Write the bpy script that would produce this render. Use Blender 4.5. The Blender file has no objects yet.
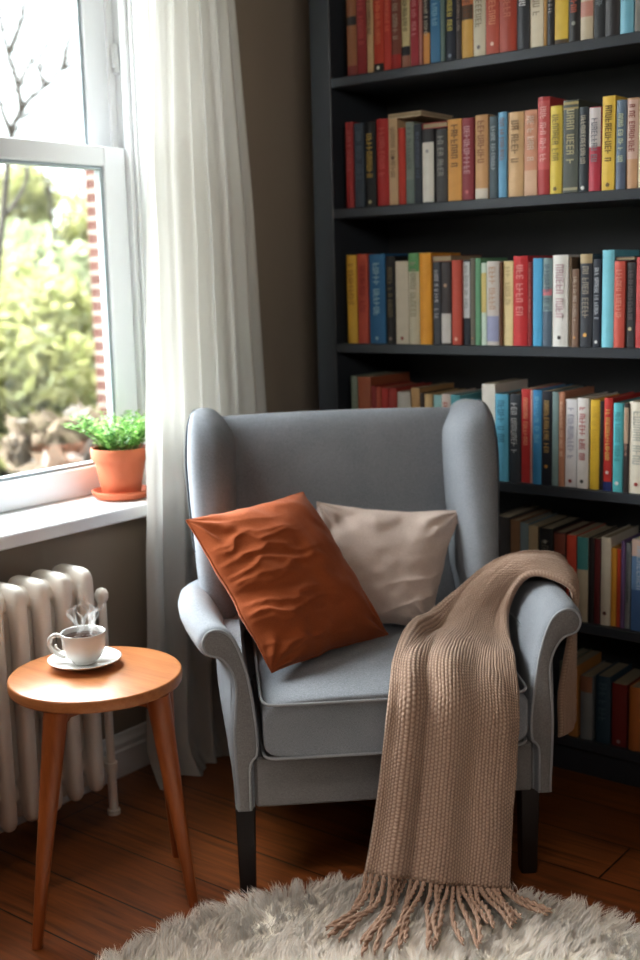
import bpy, math, random
import numpy as np
from math import sin, cos, pi, radians, sqrt, atan2
from mathutils import Matrix, Vector

random.seed(7)
rng = np.random.default_rng(7)
SC = bpy.context.scene
COL = SC.collection

# ------------------------------------------------------------------ helpers
def lin(c):
    c = c / 255.0
    return c / 12.92 if c <= 0.04045 else ((c + 0.055) / 1.055) ** 2.4

def rgb(r, g, b):
    return (lin(r), lin(g), lin(b), 1.0)

class Nodes:
    def __init__(self, name):
        self.m = bpy.data.materials.new(name)
        self.m.use_nodes = True
        self.t = self.m.node_tree
        self.t.nodes.clear()
        self.out = self.n('ShaderNodeOutputMaterial')
    def n(self, typ, **kw):
        nd = self.t.nodes.new(typ)
        for k, v in kw.items():
            if k.startswith('i_'):
                key = k[2:].replace('_', ' ')
                nd.inputs[key].default_value = v
            else:
                setattr(nd, k, v)
        return nd
    def l(self, a, b):
        self.t.links.new(a, b)
    def math(self, op, a, b=None):
        nd = self.n('ShaderNodeMath', operation=op)
        for i, v in enumerate((a, b)):
            if v is None:
                continue
            if isinstance(v, (int, float)):
                nd.inputs[i].default_value = v
            else:
                self.l(v, nd.inputs[i])
        return nd.outputs[0]
    def ramp(self, fac, stops):
        nd = self.n('ShaderNodeValToRGB')
        e = nd.color_ramp.elements
        while len(e) < len(stops):
            e.new(0.5)
        for i, (p, c) in enumerate(stops):
            e[i].position = p
            e[i].color = c
        self.l(fac, nd.inputs[0])
        return nd.outputs[0]
    def mix(self, fac, a, b, blend='MIX'):
        nd = self.n('ShaderNodeMix', data_type='RGBA', blend_type=blend)
        for i, v in ((0, fac), (6, a), (7, b)):
            if isinstance(v, (int, float, tuple)):
                nd.inputs[i].default_value = v
            else:
                self.l(v, nd.inputs[i])
        return nd.outputs[2]
    def coords(self, kind='Object', scale=(1, 1, 1), rot=(0, 0, 0)):
        tc = self.n('ShaderNodeTexCoord')
        mp = self.n('ShaderNodeMapping')
        mp.inputs['Scale'].default_value = scale
        mp.inputs['Rotation'].default_value = rot
        self.l(tc.outputs[kind], mp.inputs[0])
        return mp.outputs[0]
    def noise(self, vec, scale, detail=3, rough=0.5, dist=0.0):
        nd = self.n('ShaderNodeTexNoise')
        nd.inputs['Scale'].default_value = scale
        nd.inputs['Detail'].default_value = detail
        nd.inputs['Roughness'].default_value = rough
        nd.inputs['Distortion'].default_value = dist
        if vec is not None:
            self.l(vec, nd.inputs['Vector'])
        return nd.outputs['Fac']
    def bsdf(self, color, rough=0.5, **kw):
        p = self.n('ShaderNodeBsdfPrincipled')
        if isinstance(color, tuple):
            p.inputs['Base Color'].default_value = color
        else:
            self.l(color, p.inputs['Base Color'])
        p.inputs['Roughness'].default_value = rough
        for k, v in kw.items():
            p.inputs[k.replace('_', ' ')].default_value = v
        self.l(p.outputs[0], self.out.inputs[0])
        return p
    def bump(self, p, height, strength=0.3, dist=0.002):
        b = self.n('ShaderNodeBump')
        b.inputs['Strength'].default_value = strength
        b.inputs['Distance'].default_value = dist
        self.l(height, b.inputs['Height'])
        self.l(b.outputs[0], p.inputs['Normal'])

def tint(name, col, rough=0.5, var=0.12, scale=30, bump=0.0, **kw):
    """plain surface with a little procedural tonal variation"""
    N = Nodes(name)
    v = N.coords()
    f = N.noise(v, scale, 3)
    c = N.mix(f, tuple(x * (1 - var) for x in col[:3]) + (1,), tuple(min(1, x * (1 + var)) for x in col[:3]) + (1,))
    p = N.bsdf(c, rough, **kw)
    if bump:
        N.bump(p, N.noise(v, scale * 6, 2), bump, 0.002)
    return N.m

def link(name, me, mat=None, parent=None, loc=None):
    o = bpy.data.objects.new(name, me)
    COL.objects.link(o)
    if mat is not None:
        me.materials.append(mat)
    if parent is not None:
        o.parent = parent
    if loc is not None:
        o.location = loc
    return o

def mk(name, verts, faces, mat=None, parent=None, smooth=True, loc=None):
    me = bpy.data.meshes.new(name)
    me.from_pydata([tuple(map(float, v)) for v in verts], [], faces)
    me.update()
    if smooth:
        me.polygons.foreach_set('use_smooth', [True] * len(me.polygons))
    return link(name, me, mat, parent, loc)

def mk_np(name, verts, quads, mat=None, parent=None, smooth=True, loc=None, uv=None):
    """fast numpy route for big quad/tri meshes"""
    me = bpy.data.meshes.new(name)
    verts = np.asarray(verts, dtype=np.float32)
    quads = np.asarray(quads, dtype=np.int32)
    k = quads.shape[1]
    me.vertices.add(len(verts))
    me.vertices.foreach_set('co', verts.ravel())
    me.loops.add(quads.size)
    me.loops.foreach_set('vertex_index', quads.ravel())
    me.polygons.add(len(quads))
    me.polygons.foreach_set('loop_start', np.arange(0, quads.size, k, dtype=np.int32))
    me.polygons.foreach_set('loop_total', np.full(len(quads), k, dtype=np.int32))
    me.update(calc_edges=True)
    me.validate()
    if smooth:
        me.polygons.foreach_set('use_smooth', np.ones(len(me.polygons), dtype=bool))
    if uv is not None:
        lay = me.uv_layers.new(name='UVMap')
        lay.data.foreach_set('uv', np.asarray(uv, np.float32)[quads.ravel()].ravel())
    return link(name, me, mat, parent, loc)

class MB:
    """collects shapes into one mesh"""
    def __init__(self):
        self.v, self.f = [], []
    def add(self, vs, fs):
        o = len(self.v)
        self.v += [tuple(map(float, p)) for p in vs]
        self.f += [tuple(i + o for i in q) for q in fs]
        return self
    def box(self, x0, x1, y0, y1, z0, z1, b=0.0):
        if b <= 0:
            vs = [(x, y, z) for x in (x0, x1) for y in (y0, y1) for z in (z0, z1)]
            self.add(vs, [(0, 1, 3, 2), (4, 6, 7, 5), (0, 4, 5, 1), (2, 3, 7, 6), (0, 2, 6, 4), (1, 5, 7, 3)])
            return self
        b = min(b, (x1 - x0) / 2.01, (y1 - y0) / 2.01, (z1 - z0) / 2.01)
        X, Y, Z = (x0, x1), (y0, y1), (z0, z1)
        vs = []
        idx = {}
        for i in (0, 1):
            for j in (0, 1):
                for k in (0, 1):
                    sx, sy, sz = (1 if i == 0 else -1), (1 if j == 0 else -1), (1 if k == 0 else -1)
                    for a, p in enumerate(((X[i], Y[j] + sy * b, Z[k] + sz * b), (X[i] + sx * b, Y[j], Z[k] + sz * b), (X[i] + sx * b, Y[j] + sy * b, Z[k]))):
                        idx[(i, j, k, a)] = len(vs)
                        vs.append(p)
        fs = []
        cyc = [(0, 0), (1, 0), (1, 1), (0, 1)]
        for s in (0, 1):
            fs.append([idx[(s, a, c, 0)] for a, c in cyc][::(-1 if s == 0 else 1)])
            fs.append([idx[(a, s, c, 1)] for a, c in cyc][::(1 if s == 0 else -1)])
            fs.append([idx[(a, c, s, 2)] for a, c in cyc][::(-1 if s == 0 else 1)])
        for a in (0, 1):
            for c in (0, 1):
                fs.append((idx[(a, c, 0, 0)], idx[(a, c, 1, 0)], idx[(a, c, 1, 1)], idx[(a, c, 0, 1)]))
                fs.append((idx[(a, 0, c, 0)], idx[(a, 1, c, 0)], idx[(a, 1, c, 2)], idx[(a, 0, c, 2)]))
                fs.append((idx[(0, a, c, 1)], idx[(1, a, c, 1)], idx[(1, a, c, 2)], idx[(0, a, c, 2)]))
        for i in (0, 1):
            for j in (0, 1):
                for k in (0, 1):
                    fs.append((idx[(i, j, k, 0)], idx[(i, j, k, 1)], idx[(i, j, k, 2)]))
        return self.add(vs, [tuple(q) for q in fs])
    def loft(self, rings, cap0=True, cap1=True, closed=True):
        n = len(rings[0])
        vs = [p for r in rings for p in r]
        fs = []
        for i in range(len(rings) - 1):
            for j in range(n if closed else n - 1):
                a, b = i * n + j, i * n + (j + 1) % n
                fs.append((a, b, b + n, a + n))
        if cap0:
            fs.append(tuple(range(n))[::-1])
        if cap1:
            fs.append(tuple((len(rings) - 1) * n + j for j in range(n)))
        return self.add(vs, fs)
    def lathe(self, prof, n=48, c=(0, 0, 0), cap0=True, cap1=True):
        rings = [[(c[0] + r * cos(2 * pi * k / n), c[1] + r * sin(2 * pi * k / n), c[2] + z) for k in range(n)] for r, z in prof]
        return self.loft(rings, cap0, cap1)
    def tube(self, pts, r, n=10, closed=False, caps=True):
        P = [np.array(p, float) for p in pts]
        m = len(P)
        rs = r if isinstance(r, (list, tuple, np.ndarray)) else [r] * m
        rings = []
        up = None
        for i in range(m):
            a = P[(i - 1) % m] if (closed or i > 0) else P[i]
            b = P[(i + 1) % m] if (closed or i < m - 1) else P[i]
            t = b - a
            t = t / (np.linalg.norm(t) + 1e-12)
            if up is None:
                h = np.array([0, 0, 1.0]) if abs(t[2]) < 0.9 else np.array([1.0, 0, 0])
                up = np.cross(t, np.cross(h, t))
            up = up - t * (up @ t)
            up = up / (np.linalg.norm(up) + 1e-12)
            s = np.cross(t, up)
            rings.append([P[i] + (up * cos(2 * pi * k / n) + s * sin(2 * pi * k / n)) * rs[i] for k in range(n)])
        if closed:
            rings.append(rings[0])
            return self.loft(rings, False, False)
        return self.loft(rings, caps, caps)
    def build(self, name, mat, parent=None, smooth=True, loc=None, sharp=None, shift=None):
        v = self.v
        if shift is not None:
            v = [(p[0] - shift[0], p[1] - shift[1], p[2] - shift[2]) for p in v]
        o = mk(name, v, self.f, mat, parent, smooth, loc)
        if sharp and smooth:
            try:
                o.data.set_sharp_from_angle(angle=radians(sharp))
            except Exception:
                pass
        return o

def tag(o, label=None, cat=None, group=None, kind=None):
    for k, v in (('label', label), ('category', cat), ('group', group), ('kind', kind)):
        if v:
            o[k] = v
    return o

def empty(name, loc, rz=0.0, parent=None):
    o = bpy.data.objects.new(name, None)
    COL.objects.link(o)
    o.empty_display_size = 0.05
    o.location = loc
    o.rotation_euler = (0, 0, rz)
    if parent:
        o.parent = parent
    return o

def struct(o):
    o['kind'] = 'structure'
    return o

def cr(P, t):
    """Catmull-Rom through array P (n,...) at parameters t in [0,n-1]"""
    P = np.asarray(P, float)
    n = len(P)
    t = np.clip(np.asarray(t, float), 0, n - 1 - 1e-9)
    i = np.floor(t).astype(int)
    f = (t - i).reshape((-1,) + (1,) * (P.ndim - 1))
    p1, p2 = P[i], P[np.minimum(i + 1, n - 1)]
    p0 = np.where((i > 0).reshape(f.shape), P[np.maximum(i - 1, 0)], 2 * p1 - p2)
    p3 = np.where((i < n - 2).reshape(f.shape), P[np.minimum(i + 2, n - 1)], 2 * p2 - p1)
    return 0.5 * (2 * p1 + (p2 - p0) * f + (2 * p0 - 5 * p1 + 4 * p2 - p3) * f ** 2 + (3 * p1 - p0 - 3 * p2 + p3) * f ** 3)

def grid_faces(nu, nv, off=0):
    a = np.arange(nu * nv).reshape(nv, nu)
    return np.stack([a[:-1, :-1], a[:-1, 1:], a[1:, 1:], a[1:, :-1]], -1).reshape(-1, 4) + off

def vnoise(x, y, seed=0, octaves=3):
    """smooth value noise on arrays"""
    out = np.zeros_like(np.asarray(x, float))
    amp = 1.0
    tot = 0
    for o in range(octaves):
        g = np.random.default_rng(seed + o * 17).random((64, 64)) * 2 - 1
        xi, yi = np.floor(x).astype(int), np.floor(y).astype(int)
        fx, fy = x - xi, y - yi
        fx, fy = fx * fx * (3 - 2 * fx), fy * fy * (3 - 2 * fy)
        a = g[xi % 64, yi % 64]; b = g[(xi + 1) % 64, yi % 64]
        c = g[xi % 64, (yi + 1) % 64]; d = g[(xi + 1) % 64, (yi + 1) % 64]
        out = out + amp * ((a * (1 - fx) + b * fx) * (1 - fy) + (c * (1 - fx) + d * fx) * fy)
        tot += amp
        amp *= 0.5
        x, y = x * 2.03 + 5.1, y * 2.03 + 1.7
    return out / tot

def superellipse(cx, cy, hx, hy, e, n, z):
    pts = []
    for k in range(n):
        a = 2 * pi * k / n
        ca, sa = cos(a), sin(a)
        pts.append((cx + hx * math.copysign(abs(ca) ** (2 / e), ca), cy + hy * math.copysign(abs(sa) ** (2 / e), sa), z))
    return pts

# ------------------------------------------------------------------ materials
def mat_wall():
    N = Nodes('taupe_wall_paint')
    v = N.coords()
    c = N.mix(N.noise(v, 3.0, 4), rgb(150, 136, 122), rgb(158, 145, 131))
    p = N.bsdf(c, 0.85)
    N.bump(p, N.noise(v, 180, 3), 0.12, 0.002)
    return N.m

def mat_floor():
    N = Nodes('oak_plank_floor')
    v = N.coords()
    br = N.n('ShaderNodeTexBrick')
    br.offset = 0.37
    br.inputs['Scale'].default_value = 1.0
    br.inputs['Brick Width'].default_value = 1.9
    br.inputs['Row Height'].default_value = 0.168
    br.inputs['Mortar Size'].default_value = 0.0022
    br.inputs['Mortar Smooth'].default_value = 0.2
    br.inputs['Bias'].default_value = 0.0
    br.inputs['Color1'].default_value = (0, 0, 0, 1)
    br.inputs['Color2'].default_value = (1, 1, 1, 1)
    br.inputs['Mortar'].default_value = (0.5, 0.5, 0.5, 1)
    mp = N.n('ShaderNodeMapping')
    mp.inputs['Location'].default_value = (0.3, 0.113, 0)
    N.l(v, mp.inputs[0]); N.l(mp.outputs[0], br.inputs['Vector'])
    vs = N.coords('Object', (1.6, 26, 1))
    g1 = N.noise(vs, 2.2, 5, 0.6, 0.6)
    vs2 = N.coords('Object', (3.0, 120, 1))
    g2 = N.noise(vs2, 2.0, 3, 0.6, 0.2)
    base = N.ramp(br.outputs['Color'], [(0.0, rgb(122, 64, 26)), (0.5, rgb(146, 80, 34)), (1.0, rgb(168, 98, 46))])
    c = N.mix(N.math('MINIMUM', N.math('MULTIPLY', N.math('POWER', g1, 2.2), 2.6), 1.0), base, rgb(66, 32, 13))
    c = N.mix(N.math('MULTIPLY', g2, 0.35), c, rgb(186, 112, 60))
    c = N.mix(br.outputs['Fac'], c, rgb(28, 14, 8))
    p = N.bsdf(c, 0.34)
    N.l(N.math('ADD', N.math('MULTIPLY', g2, 0.2), 0.26), p.inputs['Roughness'])
    N.bump(p, N.math('ADD', N.math('MULTIPLY', br.outputs['Fac'], -1.0), N.math('MULTIPLY', g2, 0.12)), 0.35, 0.003)
    return N.m

def mat_fabric(name, a, b, weave=900, bump=0.35, rough=0.9):
    N = Nodes(name)
    v = N.coords()
    wx = N.noise(N.coords('Object', (1, 1, 6)), weave * 0.3, 2)
    wz = N.noise(N.coords('Object', (6, 6, 1)), weave * 0.3, 2)
    f = N.math('MULTIPLY', N.math('ADD', wx, wz), 0.5)
    f2 = N.math('ADD', N.math('MULTIPLY', N.noise(v, 5, 3), 0.25), N.math('MULTIPLY', f, 0.75))
    c = N.ramp(f2, [(0.36, a), (0.64, b)])
    p = N.bsdf(c, rough)
    p.inputs['Specular IOR Level'].default_value = 0.15
    p.inputs['Sheen Weight'].default_value = 0.12
    p.inputs['Sheen Roughness'].default_value = 0.5
    N.bump(p, f, bump, 0.0012)
    return N.m

def mat_wood(name, a, b, rough=0.35, axis='x', scale=1.0):
    N = Nodes(name)
    sc = {'x': (1.2, 14, 14), 'y': (14, 1.2, 14), 'z': (16, 16, 1.2)}[axis]
    v = N.coords('Object', tuple(s * scale for s in sc))
    g = N.noise(v, 3.0, 5, 0.6, 0.5)
    g2 = N.noise(N.coords('Object', tuple(s * 5 * scale for s in sc)), 3.0, 2)
    c = N.ramp(N.math('ADD', N.math('MULTIPLY', g, 0.8), N.math('MULTIPLY', g2, 0.2)), [(0.3, a), (0.7, b)])
    p = N.bsdf(c, rough)
    N.bump(p, g2, 0.08, 0.001)
    return N.m

M = {}
M['wall'] = mat_wall()
M['ceiling'] = tint('ceiling_paint', rgb(225, 222, 215), 0.9, 0.03, 4)
M['floor'] = mat_floor()
M['white_paint'] = tint('white_gloss_paint', rgb(233, 234, 236), 0.35, 0.03, 8)
M['sash_paint'] = tint('sash_paint', rgb(222, 224, 228), 0.35, 0.03, 8)
M['gasket'] = tint('glazing_bead', rgb(150, 160, 166), 0.5, 0.05, 20)
M['grey_fabric'] = mat_fabric('grey_upholstery', rgb(108, 112, 118), rgb(156, 159, 165))
M['grey_panel'] = mat_fabric('grey_panel_upholstery', rgb(106, 104, 104), rgb(144, 141, 141))
M['piping'] = mat_fabric('piping_fabric', rgb(140, 142, 146), rgb(168, 170, 174))
M['wing_piping'] = mat_fabric('dark_piping_fabric', rgb(70, 74, 80), rgb(92, 96, 102))
M['dark_leg'] = mat_wood('espresso_leg', rgb(20, 12, 11), rgb(34, 22, 20), 0.45, 'z')
M['orange'] = mat_fabric('burnt_orange_cotton', rgb(144, 72, 36), rgb(168, 90, 48), 700, 0.3, 0.8)
M['beige'] = mat_fabric('beige_linen', rgb(186, 168, 158), rgb(208, 192, 183), 700, 0.3, 0.9)
M['bookcase'] = tint('black_blue_bookcase', rgb(50, 54, 60), 0.42, 0.12, 12, 0.03)
M['bookback'] = tint('bookcase_back', rgb(54, 56, 58), 0.6, 0.1, 6)
M['table_top'] = mat_wood('beech_tabletop', rgb(166, 102, 60), rgb(194, 132, 84), 0.32, 'x', 1.3)
M['table_leg'] = mat_wood('beech_leg', rgb(138, 73, 34), rgb(168, 96, 48), 0.3, 'z', 1.0)
M['china'] = tint('white_china', rgb(238, 238, 236), 0.12, 0.01, 8, **{'Coat_Weight': 0.5})
M['coffee'] = tint('black_coffee', rgb(46, 24, 14), 0.08, 0.1, 20)
M['terracotta'] = tint('terracotta', rgb(178, 98, 66), 0.75, 0.1, 22, 0.15)
M['soil'] = tint('potting_soil', rgb(60, 42, 30), 0.95, 0.4, 160, 0.5)
M['radiator'] = tint('aged_white_radiator_enamel', rgb(240, 234, 226), 0.38, 0.06, 14, 0.04)
M['pages'] = tint('book_pages', rgb(160, 146, 122), 0.9, 0.08, 200)

def mat_leaf(name, a, b, scale=60):
    N = Nodes(name)
    geo = N.n('ShaderNodeNewGeometry')
    c = N.ramp(geo.outputs['Random Per Island'], [(0.1, a), (0.9, b)])
    d = N.n('ShaderNodeBsdfPrincipled'); N.l(c, d.inputs['Base Color']); d.inputs['Roughness'].default_value = 0.45
    t = N.n('ShaderNodeBsdfTranslucent'); N.l(c, t.inputs['Color'])
    mx = N.n('ShaderNodeMixShader'); mx.inputs[0].default_value = 0.55
    N.l(d.outputs[0], mx.inputs[1]); N.l(t.outputs[0], mx.inputs[2]); N.l(mx.outputs[0], N.out.inputs[0])
    return N.m

M['herb'] = mat_leaf('herb_leaves', rgb(66, 124, 56), rgb(172, 206, 128))

def mat_curtain():
    N = Nodes('sheer_white_cotton')
    v = N.coords('Object', (1, 1, 1))
    f = N.noise(v, 700, 2)
    c = N.mix(f, rgb(204, 202, 197), rgb(216, 214, 210))
    d = N.n('ShaderNodeBsdfDiffuse'); N.l(c, d.inputs['Color'])
    t = N.n('ShaderNodeBsdfTranslucent'); N.l(c, t.inputs['Color'])
    mx = N.n('ShaderNodeMixShader'); mx.inputs[0].default_value = 0.27
    N.l(d.outputs[0], mx.inputs[1]); N.l(t.outputs[0], mx.inputs[2])
    tr = N.n('ShaderNodeBsdfTransparent')
    m2 = N.n('ShaderNodeMixShader'); m2.inputs[0].default_value = 0.08
    N.l(mx.outputs[0], m2.inputs[1]); N.l(tr.outputs[0], m2.inputs[2])
    N.l(m2.outputs[0], N.out.inputs[0])
    b = N.n('ShaderNodeBump'); b.inputs['Strength'].default_value = 0.1; b.inputs['Distance'].default_value = 0.001
    N.l(f, b.inputs['Height']); N.l(b.outputs[0], d.inputs['Normal'])
    return N.m
M['curtain'] = mat_curtain()

def mat_glass():
    N = Nodes('window_glass')
    tr = N.n('ShaderNodeBsdfTransparent'); tr.inputs['Color'].default_value = (0.97, 0.985, 0.98, 1)
    gl = N.n('ShaderNodeBsdfGlossy'); gl.inputs['Roughness'].default_value = 0.02
    lw = N.n('ShaderNodeLayerWeight'); lw.inputs['Blend'].default_value = 0.5
    fr = N.math('ADD', N.math('MULTIPLY', N.math('POWER', lw.outputs['Facing'], 5.0), .6), .035)
    mx = N.n('ShaderNodeMixShader')
    N.l(fr, mx.inputs[0]); N.l(tr.outputs[0], mx.inputs[1]); N.l(gl.outputs[0], mx.inputs[2])
    N.l(mx.outputs[0], N.out.inputs[0])
    return N.m
M['glass'] = mat_glass()

def mat_knit():
    N = Nodes('oatmeal_knit_wool')
    v = N.coords()
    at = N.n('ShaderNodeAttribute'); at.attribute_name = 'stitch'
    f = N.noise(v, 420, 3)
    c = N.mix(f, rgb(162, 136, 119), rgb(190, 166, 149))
    c = N.mix(at.outputs['Fac'], rgb(122, 97, 82), c)  # gaps between stitches coloured darker, painted-in yarn shade
    p = N.bsdf(c, 0.95)
    p.inputs['Specular IOR Level'].default_value = 0.08
    p.inputs['Sheen Weight'].default_value = 0.25
    N.bump(p, N.noise(v, 1500, 3), 0.4, 0.001)
    return N.m
M['knit'] = mat_knit()
M['yarn'] = tint('oatmeal_yarn', rgb(172, 144, 126), 0.95, 0.18, 260, 0.4)

def mat_fur():
    N = Nodes('ivory_fur')
    geo = N.n('ShaderNodeNewGeometry')
    c = N.ramp(geo.outputs['Random Per Island'], [(0.0, rgb(250, 239, 228)), (0.5, rgb(254, 247, 239)), (1.0, rgb(255, 252, 247))])
    d = N.n('ShaderNodeBsdfDiffuse'); N.l(c, d.inputs['Color'])
    vm = N.n('ShaderNodeVectorMath', operation='ADD')
    N.l(geo.outputs['Normal'], vm.inputs[0]); vm.inputs[1].default_value = (0, 0, 2.5)
    vn = N.n('ShaderNodeVectorMath', operation='NORMALIZE'); N.l(vm.outputs[0], vn.inputs[0]); N.l(vn.outputs[0], d.inputs['Normal'])
    t = N.n('ShaderNodeBsdfTranslucent'); N.l(c, t.inputs['Color'])
    mx = N.n('ShaderNodeMixShader'); mx.inputs[0].default_value = 0.35
    N.l(d.outputs[0], mx.inputs[1]); N.l(t.outputs[0], mx.inputs[2]); N.l(mx.outputs[0], N.out.inputs[0])
    return N.m
M['fur'] = mat_fur()
M['hide'] = tint('fur_backing', rgb(248, 240, 226), 0.95, 0.03, 40)

# ------------------------------------------------------------------ camera
F_PX, PITCH, ROLL, YAW, CAM_H = 1181.0, radians(9.68), radians(1.45), radians(37.9), 1.30
fw = np.array([-sin(YAW) * cos(PITCH), cos(YAW) * cos(PITCH), -sin(PITCH)])
rt0 = np.array([cos(YAW), sin(YAW), 0.0])
up0 = np.cross(rt0, fw)
rt = rt0 * cos(ROLL) - up0 * sin(ROLL)
up = up0 * cos(ROLL) + rt0 * sin(ROLL)
cam = bpy.data.cameras.new('camera')
camo = bpy.data.objects.new('camera', cam)
COL.objects.link(camo)
camo.matrix_world = Matrix(((rt[0], up[0], -fw[0], 0), (rt[1], up[1], -fw[1], 0), (rt[2], up[2], -fw[2], CAM_H), (0, 0, 0, 1)))
cam.sensor_fit = 'VERTICAL'
cam.sensor_height = 36.0
cam.sensor_width = 24.0
cam.lens = 36.0 * F_PX / 960.0
cam.clip_start = 0.05
cam.dof.use_dof = True
cam.dof.focus_distance = 2.35
cam.dof.aperture_fstop = 2.4
SC.camera = camo

# ------------------------------------------------------------------ room shell
XW, YB, XR, YF, ZC = -2.285, 3.0, 1.7, -1.3, 2.7     # inner faces
WT = 0.265                                           # outer wall thickness
WY0, WY1, WZ0, WZ1 = 1.20, 2.33, 0.705, 2.50         # window opening

struct(MB().box(XW - WT, XR + .1, YF - .1, YB + .1, -0.06, 0.0).build('floor', M['floor'], smooth=False))
struct(MB().box(XW - WT, XR + .1, YF - .1, YB + .1, ZC, ZC + .06).build('ceiling', M['ceiling'], smooth=False))
w = MB()
w.box(XW - WT, XW, YF - .1, WY0, 0, ZC)
w.box(XW - WT, XW, WY1, YB + .1, 0, ZC)
w.box(XW - WT, XW, WY0, WY1, 0, WZ0)
w.box(XW - WT, XW, WY0, WY1, WZ1, ZC)
struct(w.build('wall_left', M['wall'], smooth=False))
struct(MB().box(XW, XR + .1, YB, YB + .1, 0, ZC).build('wall_back', M['wall'], smooth=False))
struct(MB().box(XR, XR + .1, YF, YB, 0, ZC).build('wall_right', M['wall'], smooth=False))
struct(MB().box(XW, XR + .1, YF - .1, YF, 0, ZC).build('wall_front', M['wall'], smooth=False))

def baseboard(name, axis, a0, a1, wallpos, sgn):
    prof = [(0, 0), (.02, 0), (.02, .07), (.016, .076), (.016, .09), (.010, .10), (.006, .112), (0, .115)]
    rings = []
    for t in (a0, a1):
        if axis == 'y':
            rings.append([(wallpos + sgn * d, t, z) for d, z in prof])
        else:
            rings.append([(t, wallpos + sgn * d, z) for d, z in prof])
    struct(MB().loft(rings).build(name, M['white_paint'], smooth=False))
baseboard('baseboard_left', 'y', YF, YB, XW, 1)
baseboard('baseboard_back', 'x', XW + .02, -2.105, YB, -1)

# window -----------------------------------------------------------------
win = struct(empty('window_1', (XW - .15, (WY0 + WY1) / 2, WZ0)))
S = (XW - .15, (WY0 + WY1) / 2, WZ0)
def wpart(mb, name, mat, parent=win, smooth=False):
    return mb.build(name, mat, parent, smooth, shift=S)
# jambs, head, parting stops
fr = MB()
for y0, y1 in ((WY0, WY0 + .022), (WY1 - .022, WY1)):
    fr.box(XW - WT + .01, XW - .002, y0, y1, WZ0 + .02, WZ1, .002)
fr.box(XW - WT + .01, XW - .002, WY0, WY1, WZ1 - .03, WZ1, .002)
for s in (0, 1):
    ya = WY1 - .022 if s else WY0 + .022
    d = -1 if s else 1
    for xa, xb, t in ((-2.425, -2.405, .016), (-2.472, -2.462, .022), (-2.395, -2.388, .008), (-2.335, -2.325, .006)):
        fr.box(xa, xb, min(ya, ya + d * t), max(ya, ya + d * t), WZ0 + .03, WZ1 - .03, .0015)
wpart(fr, 'frame', M['white_paint'])
sill = MB().box(-2.55, -2.20, WY0 - .12, WY1 + .12, .703, .738, .004)
# keep the sill inside the opening on the wall line
sill = MB().box(-2.545, XW - .001, WY0 + .001, WY1 - .001, .7055, .738, .003).box(XW, -2.20, WY0 - .10, WY1 + .10, .703, .738, .004)
wpart(sill, 'sill', M['white_paint'])
def sash(name, xin, xout, z0, z1, top, bottom, st):
    m = MB()
    y0, y1 = WY0 + .040, WY1 - .040
    m.box(xout, xin, y0, y0 + st, z0, z1, .003)
    m.box(xout, xin, y1 - st, y1, z0, z1, .003)
    m.box(xout, xin, y0 + st - .001, y1 - st + .001, z1 - top, z1, .003)
    m.box(xout, xin, y0 + st - .001, y1 - st + .001, z0, z0 + bottom, .003)
    s = wpart(m, name, M['sash_paint'])
    b = MB()
    xm = (xin + xout) / 2
    e = .009
    for (ya, yb, za, zb) in ((y0 + st, y0 + st + e, z0 + bottom, z1 - top), (y1 - st - e, y1 - st, z0 + bottom, z1 - top),
                             (y0 + st, y1 - st, z0 + bottom, z0 + bottom + e), (y0 + st, y1 - st, z1 - top - e, z1 - top)):
        b.box(xm - .014, xm + .012, ya, yb, za, zb, .002)
    wpart(b, 'glazing_bead', M['gasket'], s)
    g = MB().box(xm - .002, xm + .002, y0 + st + .001, y1 - st - .001, z0 + bottom + .001, z1 - top - .001)
    wpart(g, 'glass_pane', M['glass'], s)
    return s
sash('lower_sash', -2.42, -2.46, .739, 1.660, .052, .078, .078)
sash('upper_sash', -2.472, -2.512, 1.612, 2.468, .052, .048, .078)
lt = MB()
lt.box(-2.474, -2.440, WY1 - .034, WY1 - .0225, 1.855, 1.935, .004)
lt.tube([(-2.452, WY1 - .036, 1.872), (-2.452, WY1 - .036, 1.918)], .0045, 10)
wpart(lt, 'latch', M['white_paint'], smooth=True)

# ------------------------------------------------------------------ curtain
def build_curtain():
    nz, ny = 150, 260
    root = []
    z = np.linspace(0.004, 2.58, nz)
    u = np.linspace(0, 1, ny)
    U, Z = np.meshgrid(u, z)
    yl = np.interp(z, [0, .05, .62, 1.0, 1.6, 2.0, 2.6], [2.015, 2.02, 2.045, 2.07, 2.095, 2.13, 2.18])
    yr = np.interp(z, [0, .05, .62, 1.0, 1.5, 2.0, 2.6], [2.56, 2.56, 2.545, 2.52, 2.497, 2.452, 2.40])
    Y = yl[:, None] + (yr - yl)[:, None] * U
    ph = 2 * pi * (6.3 * U ** 1.05)
    amp = np.interp(z, [0, .3, 1.2, 2.6], [.030, .026, .022, .018])[:, None]
    wob = vnoise(U * 5, Z * 1.2, 3) * 1.2
    X = -2.152 + amp * .9 * np.sin(ph + wob) + amp * .18 * np.sin(2.3 * ph + 1.0 + 2 * wob)
    # edges turn back towards the wall, hem breaks on the floor
    X -= .02 * np.clip((U - .93) / .07, 0, 1) ** 2
    pool = np.clip((.11 - Z) / .11, 0, 1)
    X += pool ** 2 * (.035 + .03 * np.sin(ph * .7 + 1)) + vnoise(U * 14, Z * 20, 9) * .012 * pool
    Y += vnoise(U * 9, Z * 16, 12) * .015 * pool
    X = np.maximum(X, -2.196 + .0 * X)
    P = np.stack([X, Y, Z], -1).reshape(-1, 3)
    base = np.array([-2.145, 2.27, 0.0])
    o = mk_np('curtain', P - base, grid_faces(ny, nz), M['curtain'], loc=tuple(base))
    tag(o, 'long sheer white curtain hanging in soft folds beside the window', 'curtain')
build_curtain()

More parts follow.
